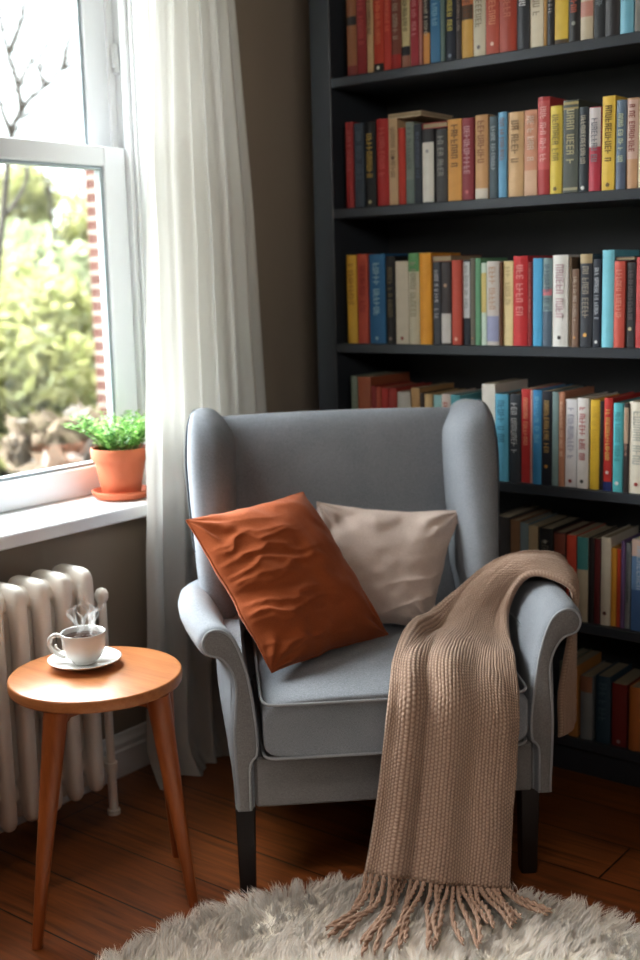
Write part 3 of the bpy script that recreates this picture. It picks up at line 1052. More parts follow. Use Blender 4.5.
    MB().loft(rings).build('backrest', M['grey_fabric'], root, True, shift=sh, sharp=75)
    # ---- wings
    for sgn in (-1, 1):
        rings = []
        edge = []
        #      z    front  back  inner  outer
        tab = [(.46, .36, .61, .272, .352), (.56, .345, .615, .270, .356), (.64, .362, .62, .268, .362), (.72, .395, .63, .266, .368), (.80, .425, .64, .263, .374),
               (.87, .448, .65, .262, .377), (.915, .462, .655, .264, .375), (.945, .478, .66, .278, .372), (.966, .500, .66, .294, .367), (.981, .530, .65, .312, .361), (.988, .565, .63, .330, .352)]
        T = np.array(tab)
        tt = np.linspace(0, len(tab) - 1, 44)
        R = cr(T, tt)
        for z, yf, yb, xi, xo in R:
            cx, cy, hx, hy = (xi + xo) / 2, (yf + yb) / 2, (xo - xi) / 2, (yb - yf) / 2
            lean = dx * min(1, (z - .3) / .3)
            ring = []
            n = 48
            for k in range(n):
                a = 2 * pi * k / n
                ca, sa = cos(a), sin(a)
                e = 2.9
                x = cx + hx * math.copysign(abs(ca) ** (2 / e), ca)
                y = cy + hy * math.copysign(abs(sa) ** (2 / e), sa)
                # flare the front edge outward, inner face leans to the back
                t = (y - yf) / (yb - yf + 1e-9)
                x += (.5 - t) * .022
                ring.append((sgn * x + lean, y, z))
            rings.append(ring if sgn > 0 else ring[::-1])
            edge.append((sgn * (xo + .0035) + lean, yf + .045 * min(1, hy / .12), z))
        wg = MB().loft(rings).build('wing', M['grey_fabric'], root, True, shift=sh, sharp=75)
        MB().tube(edge[10:], .003, 8).build('piping', M['wing_piping'], wg, True, shift=sh)
    # ---- outer side and back covers close the body below the wings
    for sgn in (-1, 1):
        rings = []
        for y in (.02, .2, .4, .55, .625):
            t = min(1, y / .4)
            col = []
            for x, z in ((.300, .2005), (.339, .2005), (.343 + .010 * t, .30), (.344 + .019 * t, .38), (.341 + .032 * t, .45), (.338 + .042 * t, .52), (.315, .52), (.300, .4)):
                col.append((sgn * x, y, z))
            rings.append(col if sgn > 0 else col[::-1])
        MB().loft(rings).build('side_panel', M['grey_fabric'], root, True, shift=sh, sharp=30)
    MB().box(-.335, .335, .565, .64, .200, .50, .012).build('back_panel', M['grey_fabric'], root, True, shift=sh, sharp=40)
    # ---- legs
    for x, y, s in ((-.321, .045, 0), (.296, .045, 0), (-.29, .60, 1), (.29, .60, 1)):
        rings = []
        for z, hw in ((0, .0165), (.004, .0175), (.10, .0195), (.2, .0215), (.206, .0215)):
            oy = .03 * max(0, 1 - z / .2) ** 1.3 * s
            b = .003
            rings.append([(x - hw + b, y - hw + oy, z), (x + hw - b, y - hw + oy, z), (x + hw, y - hw + b + oy, z), (x + hw, y + hw - b + oy, z),
                          (x + hw - b, y + hw + oy, z), (x - hw + b, y + hw + oy, z), (x - hw, y + hw - b + oy, z), (x - hw, y - hw + b + oy, z)])
        MB().loft(rings).build('leg', M['dark_leg'], root, False, shift=sh)
build_chair()

# ------------------------------------------------------------------ cushions
def pillow(name, corners, thick, mat, label, seed, wr, base, pin):
    root_base = np.array(base, float)
    A, B, C_, D = [np.array(c, float) for c in corners]      # top-left, top-right, bottom-right, bottom-left (seen from the front)
    n = 110
    s = np.linspace(-1, 1, n)
    s = np.sign(s) * (1 - (1 - np.abs(s)) ** 1.25)
    U, V = np.meshgrid(s, s)
    a, b = (U + 1) / 2, (V + 1) / 2                           # b=0 top, 1 bottom
    # edges bow inwards between the four ears
    au = .5 + (a - .5) * (1 - pin * (1 - V ** 2))
    bu = .5 + (b - .5) * (1 - pin * (1 - U ** 2))
    au = au + .016 * vnoise(V * 3.2 + 9 + 3 * np.sign(U), U * .6 + 4, seed + 40) * (1 - V ** 4) * np.abs(U)
    bu = bu + .016 * vnoise(U * 3.2 + 2 + 3 * np.sign(V), V * .6 + 8, seed + 50) * (1 - U ** 4) * np.abs(V)
    Pm = (A * ((1 - au) * (1 - bu))[..., None] + B * (au * (1 - bu))[..., None] + C_ * (au * bu)[..., None] + D * ((1 - au) * bu)[..., None])
    nr = np.cross(B - A, D - A) + np.cross(C_ - D, C_ - B)
    nr = nr / np.linalg.norm(nr)
    if nr[1] > 0:
        nr = -nr
    H = ((1 - np.abs(U) ** 2.2) * (1 - np.abs(V) ** 2.2)) ** .55
    env = np.clip(H * 2.2, 0, 1)
    fold = wr(U, V, seed)
    F = thick * H + fold * env
    G = -thick * .8 * H
    fr = Pm + nr * F[..., None]
    bk = Pm + nr * G[..., None]
    N = n * n
    verts = np.concatenate([fr.reshape(-1, 3), bk.reshape(-1, 3)]) - root_base
    f1 = grid_faces(n, n)
    f2 = grid_faces(n, n, N)[:, ::-1]
    g = np.cross(fr[0, 1] - fr[0, 0], fr[1, 0] - fr[0, 0])
    g = np.cross(fr[n // 2, n // 2 + 1] - fr[n // 2, n // 2], fr[n // 2 + 1, n // 2] - fr[n // 2, n // 2])
    if g @ nr < 0:
        f1, f2 = f1[:, ::-1], f2[:, ::-1]
    o = mk_np(name, verts, np.concatenate([f1, f2]), mat, loc=tuple(chair_pt(root_base)))
    o.rotation_euler = (0, 0, CROT)
    # seam cord round the edge
    ring = [tuple(Pm[0, k] - root_base) for k in range(n)] + [tuple(Pm[k, n - 1] - root_base) for k in range(1, n)] + \
           [tuple(Pm[n - 1, k] - root_base) for k in range(n - 2, -1, -1)] + [tuple(Pm[k, 0] - root_base) for k in range(n - 2, 0, -1)]
    MB().tube(ring, .0022, 6, closed=True).build('seam', mat, o, True)
    tag(o, label, 'cushion')
    return o

def wr_orange(U, V, seed):
    # pulled folds raking across from the lower left edge, creases at the ears
    d = U * .80 + V * .15
    q = (V * 1.0 - U * .10) + .10 * vnoise(U * 2.2 + 7, V * 2.2 + 3, seed)
    left = np.clip((.45 - U) / 1.3, 0, 1) ** .8 * np.clip((V + 1.0) / .7, 0, 1)
    ridg = lambda t: 1 - np.abs(np.sin(t)) ** .55
    f = .017 * left * (ridg(q * 7.5 + 1.3 * vnoise(U * 1.6, V * 3, seed + 5)) - .35) * (1 + .5 * vnoise(U * 3, V * 3, seed + 2))
    f += .009 * left * (ridg(q * 15 + .8 + 1.8 * vnoise(U * 2, V * 4, seed + 8)) - .35)
    ear = lambda cu, cv: np.exp(-((U - cu) ** 2 + (V - cv) ** 2) / .16)
    for cu, cv in ((-1, -1), (-1, 1), (1, 1)):
        ang = np.arctan2(V - cv, U - cu)
        f += .010 * ear(cu, cv) * np.cos(ang * 11 + 2 * vnoise(U * 3, V * 3, seed))
    f += .014 * vnoise(U * 1.7, V * 1.7, seed + 20)
    return f

def wr_beige(U, V, seed):
    f = .013 * vnoise(U * 1.6 + 2, V * 1.6, seed)
    ear = lambda cu, cv, s=.16: np.exp(-((U - cu) ** 2 + (V - cv) ** 2) / s)
    for cu, cv in ((-1, -1), (1, -1), (1, 1)):
        ang = np.arctan2(V - cv, U - cu)
        f += .011 * ear(cu, cv) * np.cos(ang * 9 + 2 * vnoise(U * 3, V * 3, seed))
    ridg = lambda t: 1 - np.abs(np.sin(t)) ** .6
    rt_ = np.clip((U - .05) / .7, 0, 1) * np.clip((V + .2) / .6, 0, 1)
    f += .011 * rt_ * (ridg((V + U * .35) * 7 + vnoise(U * 2, V * 2, seed + 3)) - .35)
    f += .010 * np.exp(-((V + .78) / .16) ** 2) * np.cos(U * 7 + 1)
    return f

pillow('throw_pillow', [(-.426, .30, .768), (-.150, .44, .796), (.036, .345, .462), (-.252, .10, .468)], .085, M['orange'],
       'burnt orange square cushion leaning in the left corner of the armchair', 5, wr_orange, (-.2, .25, .455), .03)
pillow('throw_pillow', [(-.113, .485, .762), (.238, .465, .730), (.145, .36, .470), (-.17, .42, .468)], .055, M['beige'],
       'plain beige cushion standing behind the orange one on the armchair', 11, wr_beige, (0, .42, .455), .075)

# ------------------------------------------------------------------ knitted throw
def build_throw():
    base = np.array([.10, -.10, 0.0])
    root = empty('throw_blanket', tuple(chair_pt(base)), CROT)
    tag(root, 'chunky oatmeal knitted throw with tasselled end draped over the right chair arm', 'blanket')
    # control rows from the hidden outer end, over the arm, across the seat and down to the rug: left/back edge, two inner columns, right/front edge
    ctl = [
        [(.460, .275, .240), (.436, .215, .255), (.410, .150, .270), (.372, .095, .285)],
        [(.468, .300, .42), (.444, .235, .42), (.418, .165, .42), (.382, .105, .42)],
        [(.480, .36, .55), (.458, .275, .55), (.434, .19, .55), (.408, .116, .553)],
        [(.455, .36, .622), (.444, .285, .620), (.432, .20, .616), (.416, .13, .606)],
        [(.392, .35, .640), (.388, .285, .640), (.383, .22, .636), (.376, .16, .627)],
        [(.325, .345, .638), (.330, .295, .638), (.335, .24, .633), (.338, .19, .625)],
        [(.255, .345, .602), (.275, .305, .602), (.297, .265, .594), (.316, .228, .577)],
        [(.185, .345, .540), (.222, .30, .540), (.262, .262, .537), (.300, .222, .528)],
        [(.125, .315, .492), (.180, .25, .494), (.236, .20, .496), (.285, .150, .485)],
        [(.062, .220, .487), (.130, .165, .492), (.200, .10, .490), (.268, .045, .470)],
        [(.005, .055, .484), (.085, .03, .490), (.170, .000, .476), (.254, -.030, .425)],
        [(-.022, -.040, .442), (.068, -.055, .440), (.155, -.068, .418), (.246, -.056, .375)],
        [(-.036, -.062, .36), (.056, -.080, .352), (.145, -.085, .335), (.238, -.068, .305)],
        [(-.050, -.082, .28), (.043, -.096, .27), (.135, -.100, .25), (.228, -.086, .225)],
        [(-.068, -.105, .195), (.028, -.118, .18), (.125, -.122, .16), (.218, -.108, .135)],
        [(-.090, -.140, .118), (.010, -.150, .100), (.110, -.150, .080), (.206, -.134, .058)],
    ]
    C0 = np.array(ctl)
    nr, nc = C0.shape[:2]
    nu, nv = 300, 1000
    # arc-length along the middle
    tt = np.linspace(0, nr - 1, 600)
    rows = cr(C0, tt)                                   # (600, nc, 3)
    mid = rows.mean(1)
    s = np.concatenate([[0], np.cumsum(np.linalg.norm(np.diff(mid, axis=0), axis=1))])
    Ltot = s[-1]
    tv = np.interp(np.linspace(0, Ltot, nv), s, tt)
    rows = cr(C0, tv)                                   # (nv,nc,3)
    u = np.linspace(0, 1, nu)
    Pg = cr(np.swapaxes(rows, 0, 1), u * (nc - 1))       # (nu,nv,3)
    Pg = np.swapaxes(Pg, 0, 1)                          # (nv,nu,3)
    def normals(Q):
        du = np.gradient(Q, axis=1); dv = np.gradient(Q, axis=0)
        n = np.cross(du, dv)
        return n / (np.linalg.norm(n, axis=2, keepdims=True) + 1e-12)
    N0 = normals(Pg)
    # orientation: normal should point to the viewer side (up / front)
    if N0[int(nv * .7), nu // 2, 1] > 0:
        N0 = -N0
    vv = np.linspace(0, 1, nv)[:, None] * np.ones((1, nu))
    uu = np.ones((nv, 1)) * u[None, :]
    hang = np.clip((vv - .55) / .2, 0, 1)
    arm = np.clip((vv - .18) / .15, 0, 1)
    g = lambda c, w_: np.exp(-((uu - c) / w_) ** 2)
    fold = hang * (.016 * g(.13 + .05 * vv, .07) - .016 * g(.27 + .03 * vv, .06) + .012 * g(.47, .10) - .006 * g(.66, .08) + .010 * g(.86, .09))
    seat = np.exp(-((vv - .56) / .09) ** 2)
    fold += seat * (.036 * g(.06, .065) - .004 * g(.2, .06))
    fold += arm * (1 - hang) * (.006 * np.cos(uu * 9 + vv * 5) + .004 * vnoise(uu * 4, vv * 9, 31))
    fold += .004 * vnoise(uu * 5, vv * 12, 77)
    Pg = Pg + N0 * (fold + .002)[..., None]
    N1 = normals(Pg)
    if N1[int(nv * .7), nu // 2, 1] > 0:
        N1 = -N1
    # knitted surface: vertical ribs of V shaped stitches
    ribs, stz = 46, int(Ltot / .0078)
    ru = uu * ribs + .12 * vnoise(uu * 6, vv * 20, 41)
    cell = ru - np.floor(ru)
    rib = np.sin(pi * cell)
    vph = vv * stz + .25 * np.abs(cell - .5) * 2 + .15 * vnoise(uu * 8, vv * 40, 52) + (np.floor(ru) % 2) * .5
    st = .5 + .5 * np.cos(2 * pi * vph)
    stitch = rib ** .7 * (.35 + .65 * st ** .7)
    jitter = 1 + .55 * vnoise(ru * .9, vph * .9, 63)
    edge = (1 - np.abs(2 * uu - 1) ** 24) ** .5
    edge_v = np.clip((1 - vv) / .006, 0, 1) ** .5 * np.clip(vv / .006, 0, 1) ** .5
    T = (.0085 + .004 * np.exp(-((uu - 1) / .05) ** 2) + .003 * np.exp(-(uu / .05) ** 2)) * edge * edge_v
    top = Pg + N1 * (T + 0.0028 * stitch * jitter * np.clip(edge * 1.2, 0, 1))[..., None]
    bot = Pg - N1 * (.003 * edge * edge_v)[..., None]
    # back side at a coarser step
    V1 = top.reshape(-1, 3)
    V2 = bot.reshape(-1, 3)
    f1 = grid_faces(nu, nv)
    f2 = grid_faces(nu, nv, nu * nv)[:, ::-1]
    i, j = int(nv * .7), nu // 2
    q = np.cross(top[i, j + 1] - top[i, j], top[i + 1, j] - top[i, j])
    if q @ N1[i, j] < 0:
        f1, f2 = f1[:, ::-1], f2[:, ::-1]
    verts = np.concatenate([V1, V2]) - base
    o = mk_np('knit_panel', verts, np.concatenate([f1, f2]), M['knit'], root)
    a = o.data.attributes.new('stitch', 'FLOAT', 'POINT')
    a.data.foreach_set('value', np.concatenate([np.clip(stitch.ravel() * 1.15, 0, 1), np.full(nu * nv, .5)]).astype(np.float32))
    # tassels
    r = random.Random(5)
    nT = 26
    ztop = .064
    for k in range(nT):
        uk = (k + .5) / nT
        j = int(uk * (nu - 1))
        p0 = Pg[-1, j].copy()
        p0[2] += .004
        tilt = (uk - .5)
        Lk = .115 + .03 * r.random()
        out = np.array([-.09 * (1 - uk) ** 1.3 - .01 + .13 * max(0, uk - .55) + r.uniform(-.022, .022), -.06 - .05 * r.random() - .05 * (uk > .2) * (uk < .7), 0])
        pts = [p0]
        drop = max(.004, p0[2] - ztop)
        p1 = p0 + np.array([out[0] * .12 + r.uniform(-.004, .004), -.010, -drop * .55])
        p2 = p0 + np.array([out[0] * .35 + r.uniform(-.008, .008), -.028, -drop * .95 - .002])
        p3 = p2 + np.array([out[0] * .35 + r.uniform(-.010, .010), out[1] * .5, r.uniform(-.004, .006)])
        p4 = p3 + np.array([out[0] * .5 + r.uniform(-.012, .012), out[1] * .6, r.uniform(-.006, .008)])
        P = cr(np.array([p0, p1, p2, p3, p4]), np.linspace(0, 4, 40))
        m = MB()
        # two twisted plies
        for ply in range(2):
            Q = []
            for q_, pt in enumerate(P):
                a_ = q_ * .85 + ply * pi
                Q.append(pt + np.array([cos(a_) * .0026, sin(a_) * .0016, sin(a_) * .0026]))
            rad = np.full(40, .0035); rad[-3:] = (.0032, .0026, .0014)
            m.tube(Q, list(rad), 6)
        m.build('tassel', M['yarn'], root, True, shift=base)
build_throw()

# ------------------------------------------------------------------ side table
def build_table():
    c = np.array([-1.835, 1.576, 0.0])
    root = tag(empty('side_table', tuple(c)), 'small round wooden side table with splayed tapered legs beside the armchair', 'side table')
    R = .180
    prof = [(0, .474), (R - .009, .474), (R - .005, .4745), (R - .002, .476), (R - .0005, .479), (R, .482), (R, .495), (R - .0006, .4975), (R - .002, .4993), (R - .004, .5), (0, .5)]
    MB().lathe(prof[1:-1], 96).build('tabletop', M['table_top'], root, True, sharp=40)
    feet = [(.042, -.229), (.188, .069), (.002, .207), (-.137, -.073)]
    tops = [(.040, -.140), (.155, .026), (.085, .105), (-.052, -.058)]
    for (fx, fy), (tx, ty) in zip(feet, tops):
        pts = [(fx + (tx - fx) * t, fy + (ty - fy) * t, .474 * t) for t in (0, .01, .3, .7, .93, 1)]
        MB().tube(pts, [.0092, .0104, .0145, .0208, .0242, .0248], 24).build('leg', M['table_leg'], root, True, sharp=50)
    for a, b in ((0, 2), (1, 3)):
        ax, ay = tops[a]; bx, by = tops[b]
        d = np.array([bx - ax, by - ay]); L = np.linalg.norm(d); d /= L
        n = np.array([-d[1], d[0]]) * .011
        zb = [(0, .424), (.10, .450), (.5, .455), (.90, .450), (1, .424)]
        rings = []
        ztop = .4738 if a == 0 else .4736
        for t, z in zb:
            p = np.array([ax, ay]) + d * L * t
            rings.append([(p[0] - n[0], p[1] - n[1], z), (p[0] + n[0], p[1] + n[1], z), (p[0] + n[0], p[1] + n[1], ztop), (p[0] - n[0], p[1] - n[1], ztop)])
        MB().loft(rings).build('apron_rail', M['table_leg'], root, False)
build_table()

# cup, saucer, steam ------------------------------------------------------
CUP = np.array([-1.888, 1.594, 0.5])
sau = MB().lathe([(.030, .0005), (.034, .002), (.036, .004), (.055, .007), (.072, .013), (.0775, .0165), (.0782, .0178), (.0772, .0185), (.072, .0165), (.055, .0105), (.034, .0075), (.030, .0065), (.012, .0062)], 72)
so = sau.build('saucer', M['china'], smooth=True, loc=tuple(CUP))
tag(so, 'white china saucer under the coffee cup on the wooden side table', 'saucer')
CB0 = CUP + np.array([0, 0, .0068])
cup = tag(empty('coffee_cup', tuple(CB0)), 'white china cup of black coffee standing on its saucer on the side table', 'cup')
prof = [(.022, 0), (.0240, .0012), (.0250, .004), (.0300, .0075), (.0370, .0145), (.0420, .024), (.0445, .034), (.0458, .046), (.0466, .060), (.0472, .0668), (.0467, .0682), (.0455, .0676),
        (.0447, .060), (.0437, .046), (.0425, .034), (.040, .024), (.034, .0155), (.010, .0125)]
MB().lathe(prof, 72).build('bowl', M['china'], cup, True)
hd = np.array([-.789, -.614, 0.0])
hpts = [(.0445, .056), (.052, .0605), (.062, .061), (.070, .055), (.0735, .045), (.071, .034), (.063, .024), (.052, .0165), (.0400, .0135)]
H = [hd * r_ + np.array([0, 0, z]) for r_, z in hpts]
HP = cr(np.array(H), np.linspace(0, len(H) - 1, 40))
MB().tube(HP, [.0046] * 40, 12).build('handle', M['china'], cup, True)
MB().tube(cr(np.array([hd * .050 + np.array([0, 0, .0255]), hd * .056 + np.array([0, 0, .030]), hd * .060 + np.array([0, 0, .036]), hd * .0585 + np.array([0, 0, .040])]), np.linspace(0, 3, 12)), .003, 10).build('thumb_rest', M['china'], cup, True)
MB().lathe([(.0442, .0555), (.0442, .0562), (.0436, .0566), (.02, .0567), (.002, .0567)], 48).build('coffee', M['coffee'], cup, True)

def mat_steam():
    N = Nodes('steam')
    lw = N.n('ShaderNodeLayerWeight'); lw.inputs['Blend'].default_value = 0.5
    tc = N.n('ShaderNodeTexCoord'); sep = N.n('ShaderNodeSeparateXYZ')
    N.l(tc.outputs['Object'], sep.inputs[0])
    core = N.math('POWER', N.math('SUBTRACT', 1.0, lw.outputs['Facing']), 1.6)
    fade = N.math('MULTIPLY', N.math('MINIMUM', N.math('MULTIPLY', sep.outputs[2], 55.0), 1.0), N.math('MAXIMUM', N.math('SUBTRACT', 1.0, N.math('DIVIDE', sep.outputs[2], .095)), 0.0))
    v = N.coords('Object', (1, 1, .5))
    n = N.math('MULTIPLY', N.noise(v, 90, 3, .6, 1.0), 1.5)
    a = N.math('MULTIPLY', N.math('MULTIPLY', core, fade), N.math('MULTIPLY', n, .34))
    d = N.n('ShaderNodeBsdfDiffuse'); d.inputs['Color'].default_value = (.95, .95, .95, 1)
    t = N.n('ShaderNodeBsdfTranslucent'); t.inputs['Color'].default_value = (.95, .95, .95, 1)
    m0 = N.n('ShaderNodeMixShader'); m0.inputs[0].default_value = .5
    N.l(d.outputs[0], m0.inputs[1]); N.l(t.outputs[0], m0.inputs[2])
    tr = N.n('ShaderNodeBsdfTransparent')
    mx = N.n('ShaderNodeMixShader')
    N.l(a, mx.inputs[0]); N.l(tr.outputs[0], mx.inputs[1]); N.l(m0.outputs[0], mx.inputs[2])
    N.l(mx.outputs[0], N.out.inputs[0])
    return N.m
stm = MB()
_r = random.Random(12)
for k in range(13):
    a0, rad0 = _r.uniform(0, 2 * pi), .026 * sqrt(_r.random())
    x, y = rad0 * cos(a0), rad0 * sin(a0)
    hh = _r.uniform(.055, .095)
    ph, ph2, wv = _r.uniform(0, 6.3), _r.uniform(0, 6.3), _r.uniform(.004, .010)
    pts, rs = [], []
    for q in range(34):
        t = q / 33
        pts.append((x * (1 + .3 * t) + wv * (.3 + t) * sin(ph + t * 7.5) + .003 * sin(ph2 + t * 17), y * (1 + .3 * t) + wv * (.3 + t) * cos(ph2 + t * 6.5), hh * t))
        rs.append(.0008 + (.0016 + .0028 * ((k * 7) % 5) / 4) * sin(pi * min(1, t * .9 + .08)))
    stm.tube(pts, rs, 10)
st = stm.build('steam', mat_steam(), smooth=True, loc=tuple(CB0 + np.array([0.002, 0.002, .058])))
tag(st, 'thin white steam curling up from the coffee cup', 'steam', kind='stuff')

# potted plant -------------------------------------------------------------
def build_plant():
    c = np.array([-2.318, 2.118, .738])
    s = MB().lathe([(.058, .0), (.066, .002), (.074, .010), (.0785, .020), (.0785, .023), (.0755, .0238), (.073, .021), (.066, .010), (.058, .0065), (.01, .006)], 64)
    so = s.build('pot_saucer', M['terracotta'], smooth=True, loc=tuple(c), sharp=60)
    tag(so, 'round terracotta saucer under the flowerpot on the window sill', 'saucer')
    p0 = c + np.array([0, 0, .0066])
    root = tag(empty('potted_plant', tuple(p0)), 'small leafy green plant in a terracotta pot on the window sill', 'plant')
    prof = [(.046, 0), (.049, .001), (.050, .004), (.0665, .094), (.067, .096), (.0735, .0965), (.0748, .099), (.0765, .126), (.0758, .129), (.073, .130), (.0705, .1285), (.068, .10), (.0635, .09), (.05, .02), (.01, .012)]
    MB().lathe(prof, 72).build('pot', M['terracotta'], root, True, sharp=50)
    MB().lathe([(.068, .112), (.060, .117), (.03, .120), (.004, .121)], 40).build('soil', M['soil'], root, True)
    r = random.Random(3)
    stems, leaves = MB(), MB()
    for k in range(84):
        a = r.uniform(0, 2 * pi)
        rad = .055 * sqrt(r.random())
        x0, y0 = rad * cos(a), rad * sin(a)
        lean = rad / .055
        L = r.uniform(.072, .112) * (1 + .15 * lean)
        spread = (.25 + .75 * lean) * r.uniform(.5, 1.15)
        ang = a + r.uniform(-.5, .5)
        pts = []
        for i in range(7):
            t = i / 6
            pts.append(np.array([x0 + cos(ang) * L * spread * t ** 1.4, y0 + sin(ang) * L * spread * t ** 1.4, .118 + L * t * (1 - .35 * spread * t)]))
        stems.tube(pts, [.0011] * 6 + [.0006], 4)
        for i in range(8):
            t = .2 + .8 * i / 7
            P = cr(np.array(pts), [t * 6])[0]
            b = i * 2.4 + k
            for sgn in (0, pi):
                d = np.array([cos(b + sgn), sin(b + sgn), r.uniform(.1, .7)])
                d /= np.linalg.norm(d)
                l = r.uniform(.012, .018) * (1.1 - .3 * t)
                wv = np.cross(d, [r.uniform(-.3, .3), r.uniform(-.3, .3), 1]); wv /= np.linalg.norm(wv)
                wd = l * .42
                n_ = np.cross(wv, d)
                leaves.add([P, P + d * l * .45 + wv * wd + n_ * l * .06, P + d * l, P + d * l * .45 - wv * wd + n_ * l * .06, P + d * l * .5 - n_ * l * .04],
                           [(0, 1, 4), (1, 2, 4), (2, 3, 4), (3, 0, 4)])
    stems.build('stems', M['herb'], root, True)
    leaves.build('foliage', M['herb'], root, True)
build_plant()

# ------------------------------------------------------------------ fur rug
def build_rug():
    c = np.array([-.95, 1.40, 0.0]); R = .665
    root = tag(empty('rug', tuple(c)), 'round fluffy ivory fur rug lying on the wooden floor before the armchair', 'rug')
    MB().lathe([(R - .01, .001), (R, .004), (R - .004, .010), (R - .02, .019), (R - .05, .028), (R * .8, .031), (R * .4, .032), (.01, .032)], 96).build('backing', M['hide'], root, True)
    n = 130000
    g = np.random.default_rng(21)
    rr = R * np.sqrt(g.random(n)) * 1.0
    th = g.random(n) * 2 * pi
    x, y = rr * np.cos(th), rr * np.sin(th)
    # strands gather in tufts
    nt = 2600
    tr, ta = R * np.sqrt(g.random(nt)), g.random(nt) * 2 * pi
    tx, ty = tr * np.cos(ta), tr * np.sin(ta)
    cell = .04
    key = {}
    for i in range(nt):
        key.setdefault((int(np.floor(tx[i] / cell)), int(np.floor(ty[i] / cell))), []).append(i)
    near = np.full(n, -1)
    cx, cy = np.floor(x / cell).astype(int), np.floor(y / cell).astype(int)
    for i in range(n):
        best, bd = -1, 1e9
        for a in (-1, 0, 1):
            for b in (-1, 0, 1):
                for q in key.get((cx[i] + a, cy[i] + b), ()):
                    d = (tx[q] - x[i]) ** 2 + (ty[q] - y[i]) ** 2
                    if d < bd:
                        bd, best = d, q
        near[i] = best if best >= 0 else 0
    tlean_a = g.random(nt) * 2 * pi
    fld = vnoise(tx * 5 + 20, ty * 5 + 20, 99) * pi * 1.5
    tlean_a = fld + g.normal(0, .7, nt)
    tl = g.uniform(.012, .036, nt)
    L = g.uniform(.040, .064, n)
    # tip: tuft centre plus tuft lean, plus push outwards at the rim
    tipx = x + (tx[near] - x) * .45 + np.cos(tlean_a[near]) * tl[near] + g.normal(0, .004, n)
    tipy = y + (ty[near] - y) * .45 + np.sin(tlean_a[near]) * tl[near] + g.normal(0, .004, n)
    edge = np.clip((rr / R - .90) / .10, 0, 1)
    tipx += np.cos(th) * edge * .034; tipy += np.sin(th) * edge * .034
    hor = np.hypot(tipx - x, tipy - y)
    hz = np.sqrt(np.maximum(L ** 2 - hor ** 2, (.25 * L) ** 2)) * (1 - .35 * edge)
    ks = np.array([0, .3, .6, .85, 1.0])
    wd = np.array([.0008, .00078, .0007, .0005, .0001])
    sx, sy = g.normal(0, 1, n), g.normal(0, 1, n)
    sl = np.hypot(sx, sy); sx /= sl; sy /= sl
    cur = g.normal(0, .004, (n, 2))
    V = np.zeros((n, 5, 2, 3), np.float32)
    for i, t in enumerate(ks):
        px = x + (tipx - x) * t ** 1.6 + cur[:, 0] * np.sin(t * pi)
        py = y + (tipy - y) * t ** 1.6 + cur[:, 1] * np.sin(t * pi)
        pz = .010 + hz * t ** .85 * (1 - .12 * t)
        for s_, sg in ((0, -1), (1, 1)):
            V[:, i, s_, 0] = px + sg * sx * wd[i]
            V[:, i, s_, 1] = py + sg * sy * wd[i]
            V[:, i, s_, 2] = pz
    b = (np.arange(n) * 10)[:, None]
    quads = np.concatenate([b + np.array([[2 * i, 2 * i + 1, 2 * i + 3, 2 * i + 2]]) for i in range(4)], 0)
    pile = mk_np('pile', V.reshape(-1, 3), quads, M['fur'], root)
    pile['kind'] = 'stuff'
build_rug()

# ------------------------------------------------------------------ garden beyond the window
def cam_dir_xy(u):
    d = fw + rt * ((u - 320) / F_PX)
    return d[:2] / np.linalg.norm(d[:2])
M['lawn'] = tint('lawn', rgb(116, 118, 88), 0.95, 0.3, 3)
lawn = MB().box(-30, XW - WT - .02, -20, 30, -.45, -.35).build('ground', M['lawn'], smooth=False)
struct(lawn)

def shrub(name, pos, rx, ry, h, n, mat, label, cat, seed, leaf=.09, group=None):
    g = np.random.default_rng(seed)
    root = tag(empty(name, (pos[0], pos[1], -.35)), label, cat, group)
    # irregular crown made of leaf blades spread over several lobes
    lob = g.normal(0, 1, (14, 3)) * np.array([rx * .42, ry * .42, h * .22]) + np.array([0, 0, h * .55])
    lr = g.uniform(.28, .55, 14) * min(rx, ry, h * .6)
    k = g.integers(0, 14, n)
    d = g.normal(0, 1, (n, 3)); d /= np.linalg.norm(d, axis=1)[:, None]
    P = lob[k] + d * (lr[k] * g.uniform(.55, 1.05, n))[:, None]
    P[:, 2] = np.maximum(P[:, 2], .03)
    a = g.normal(0, 1, (n, 3)); a /= np.linalg.norm(a, axis=1)[:, None]
    b = np.cross(a, g.normal(0, 1, (n, 3))); b /= np.linalg.norm(b, axis=1)[:, None]
    l = g.uniform(.6, 1.3, n)[:, None] * leaf
    V = np.stack([P - a * l, P + b * l * .45, P + a * l, P - b * l * .45], 1).reshape(-1, 3)
    Q = np.arange(4 * n).reshape(n, 4)
    mk_np('foliage', V, Q, mat, root)
    m = MB()
    for i in range(5):
        q = lob[i]
        m.tube([(g.normal(0, .05), g.normal(0, .05), 0), (q[0] * .4, q[1] * .4, q[2] * .5), (q[0], q[1], q[2])], [.05, .035, .012], 6)
    m.build('trunk', M['bark'], root, True)
M['bark'] = tint('grey_brown_bark', rgb(70, 64, 60), 0.9, 0.2, 18, 0.3)
LF1 = mat_leaf('spring_leaves', rgb(128, 132, 84), rgb(166, 164, 118))
LF2 = mat_leaf('hedge_leaves', rgb(136, 144, 112), rgb(166, 170, 140))
LF3 = mat_leaf('dry_leaves', rgb(104, 92, 80), rgb(132, 118, 104))
gdir = lambda u, D: cam_dir_xy(u) * D
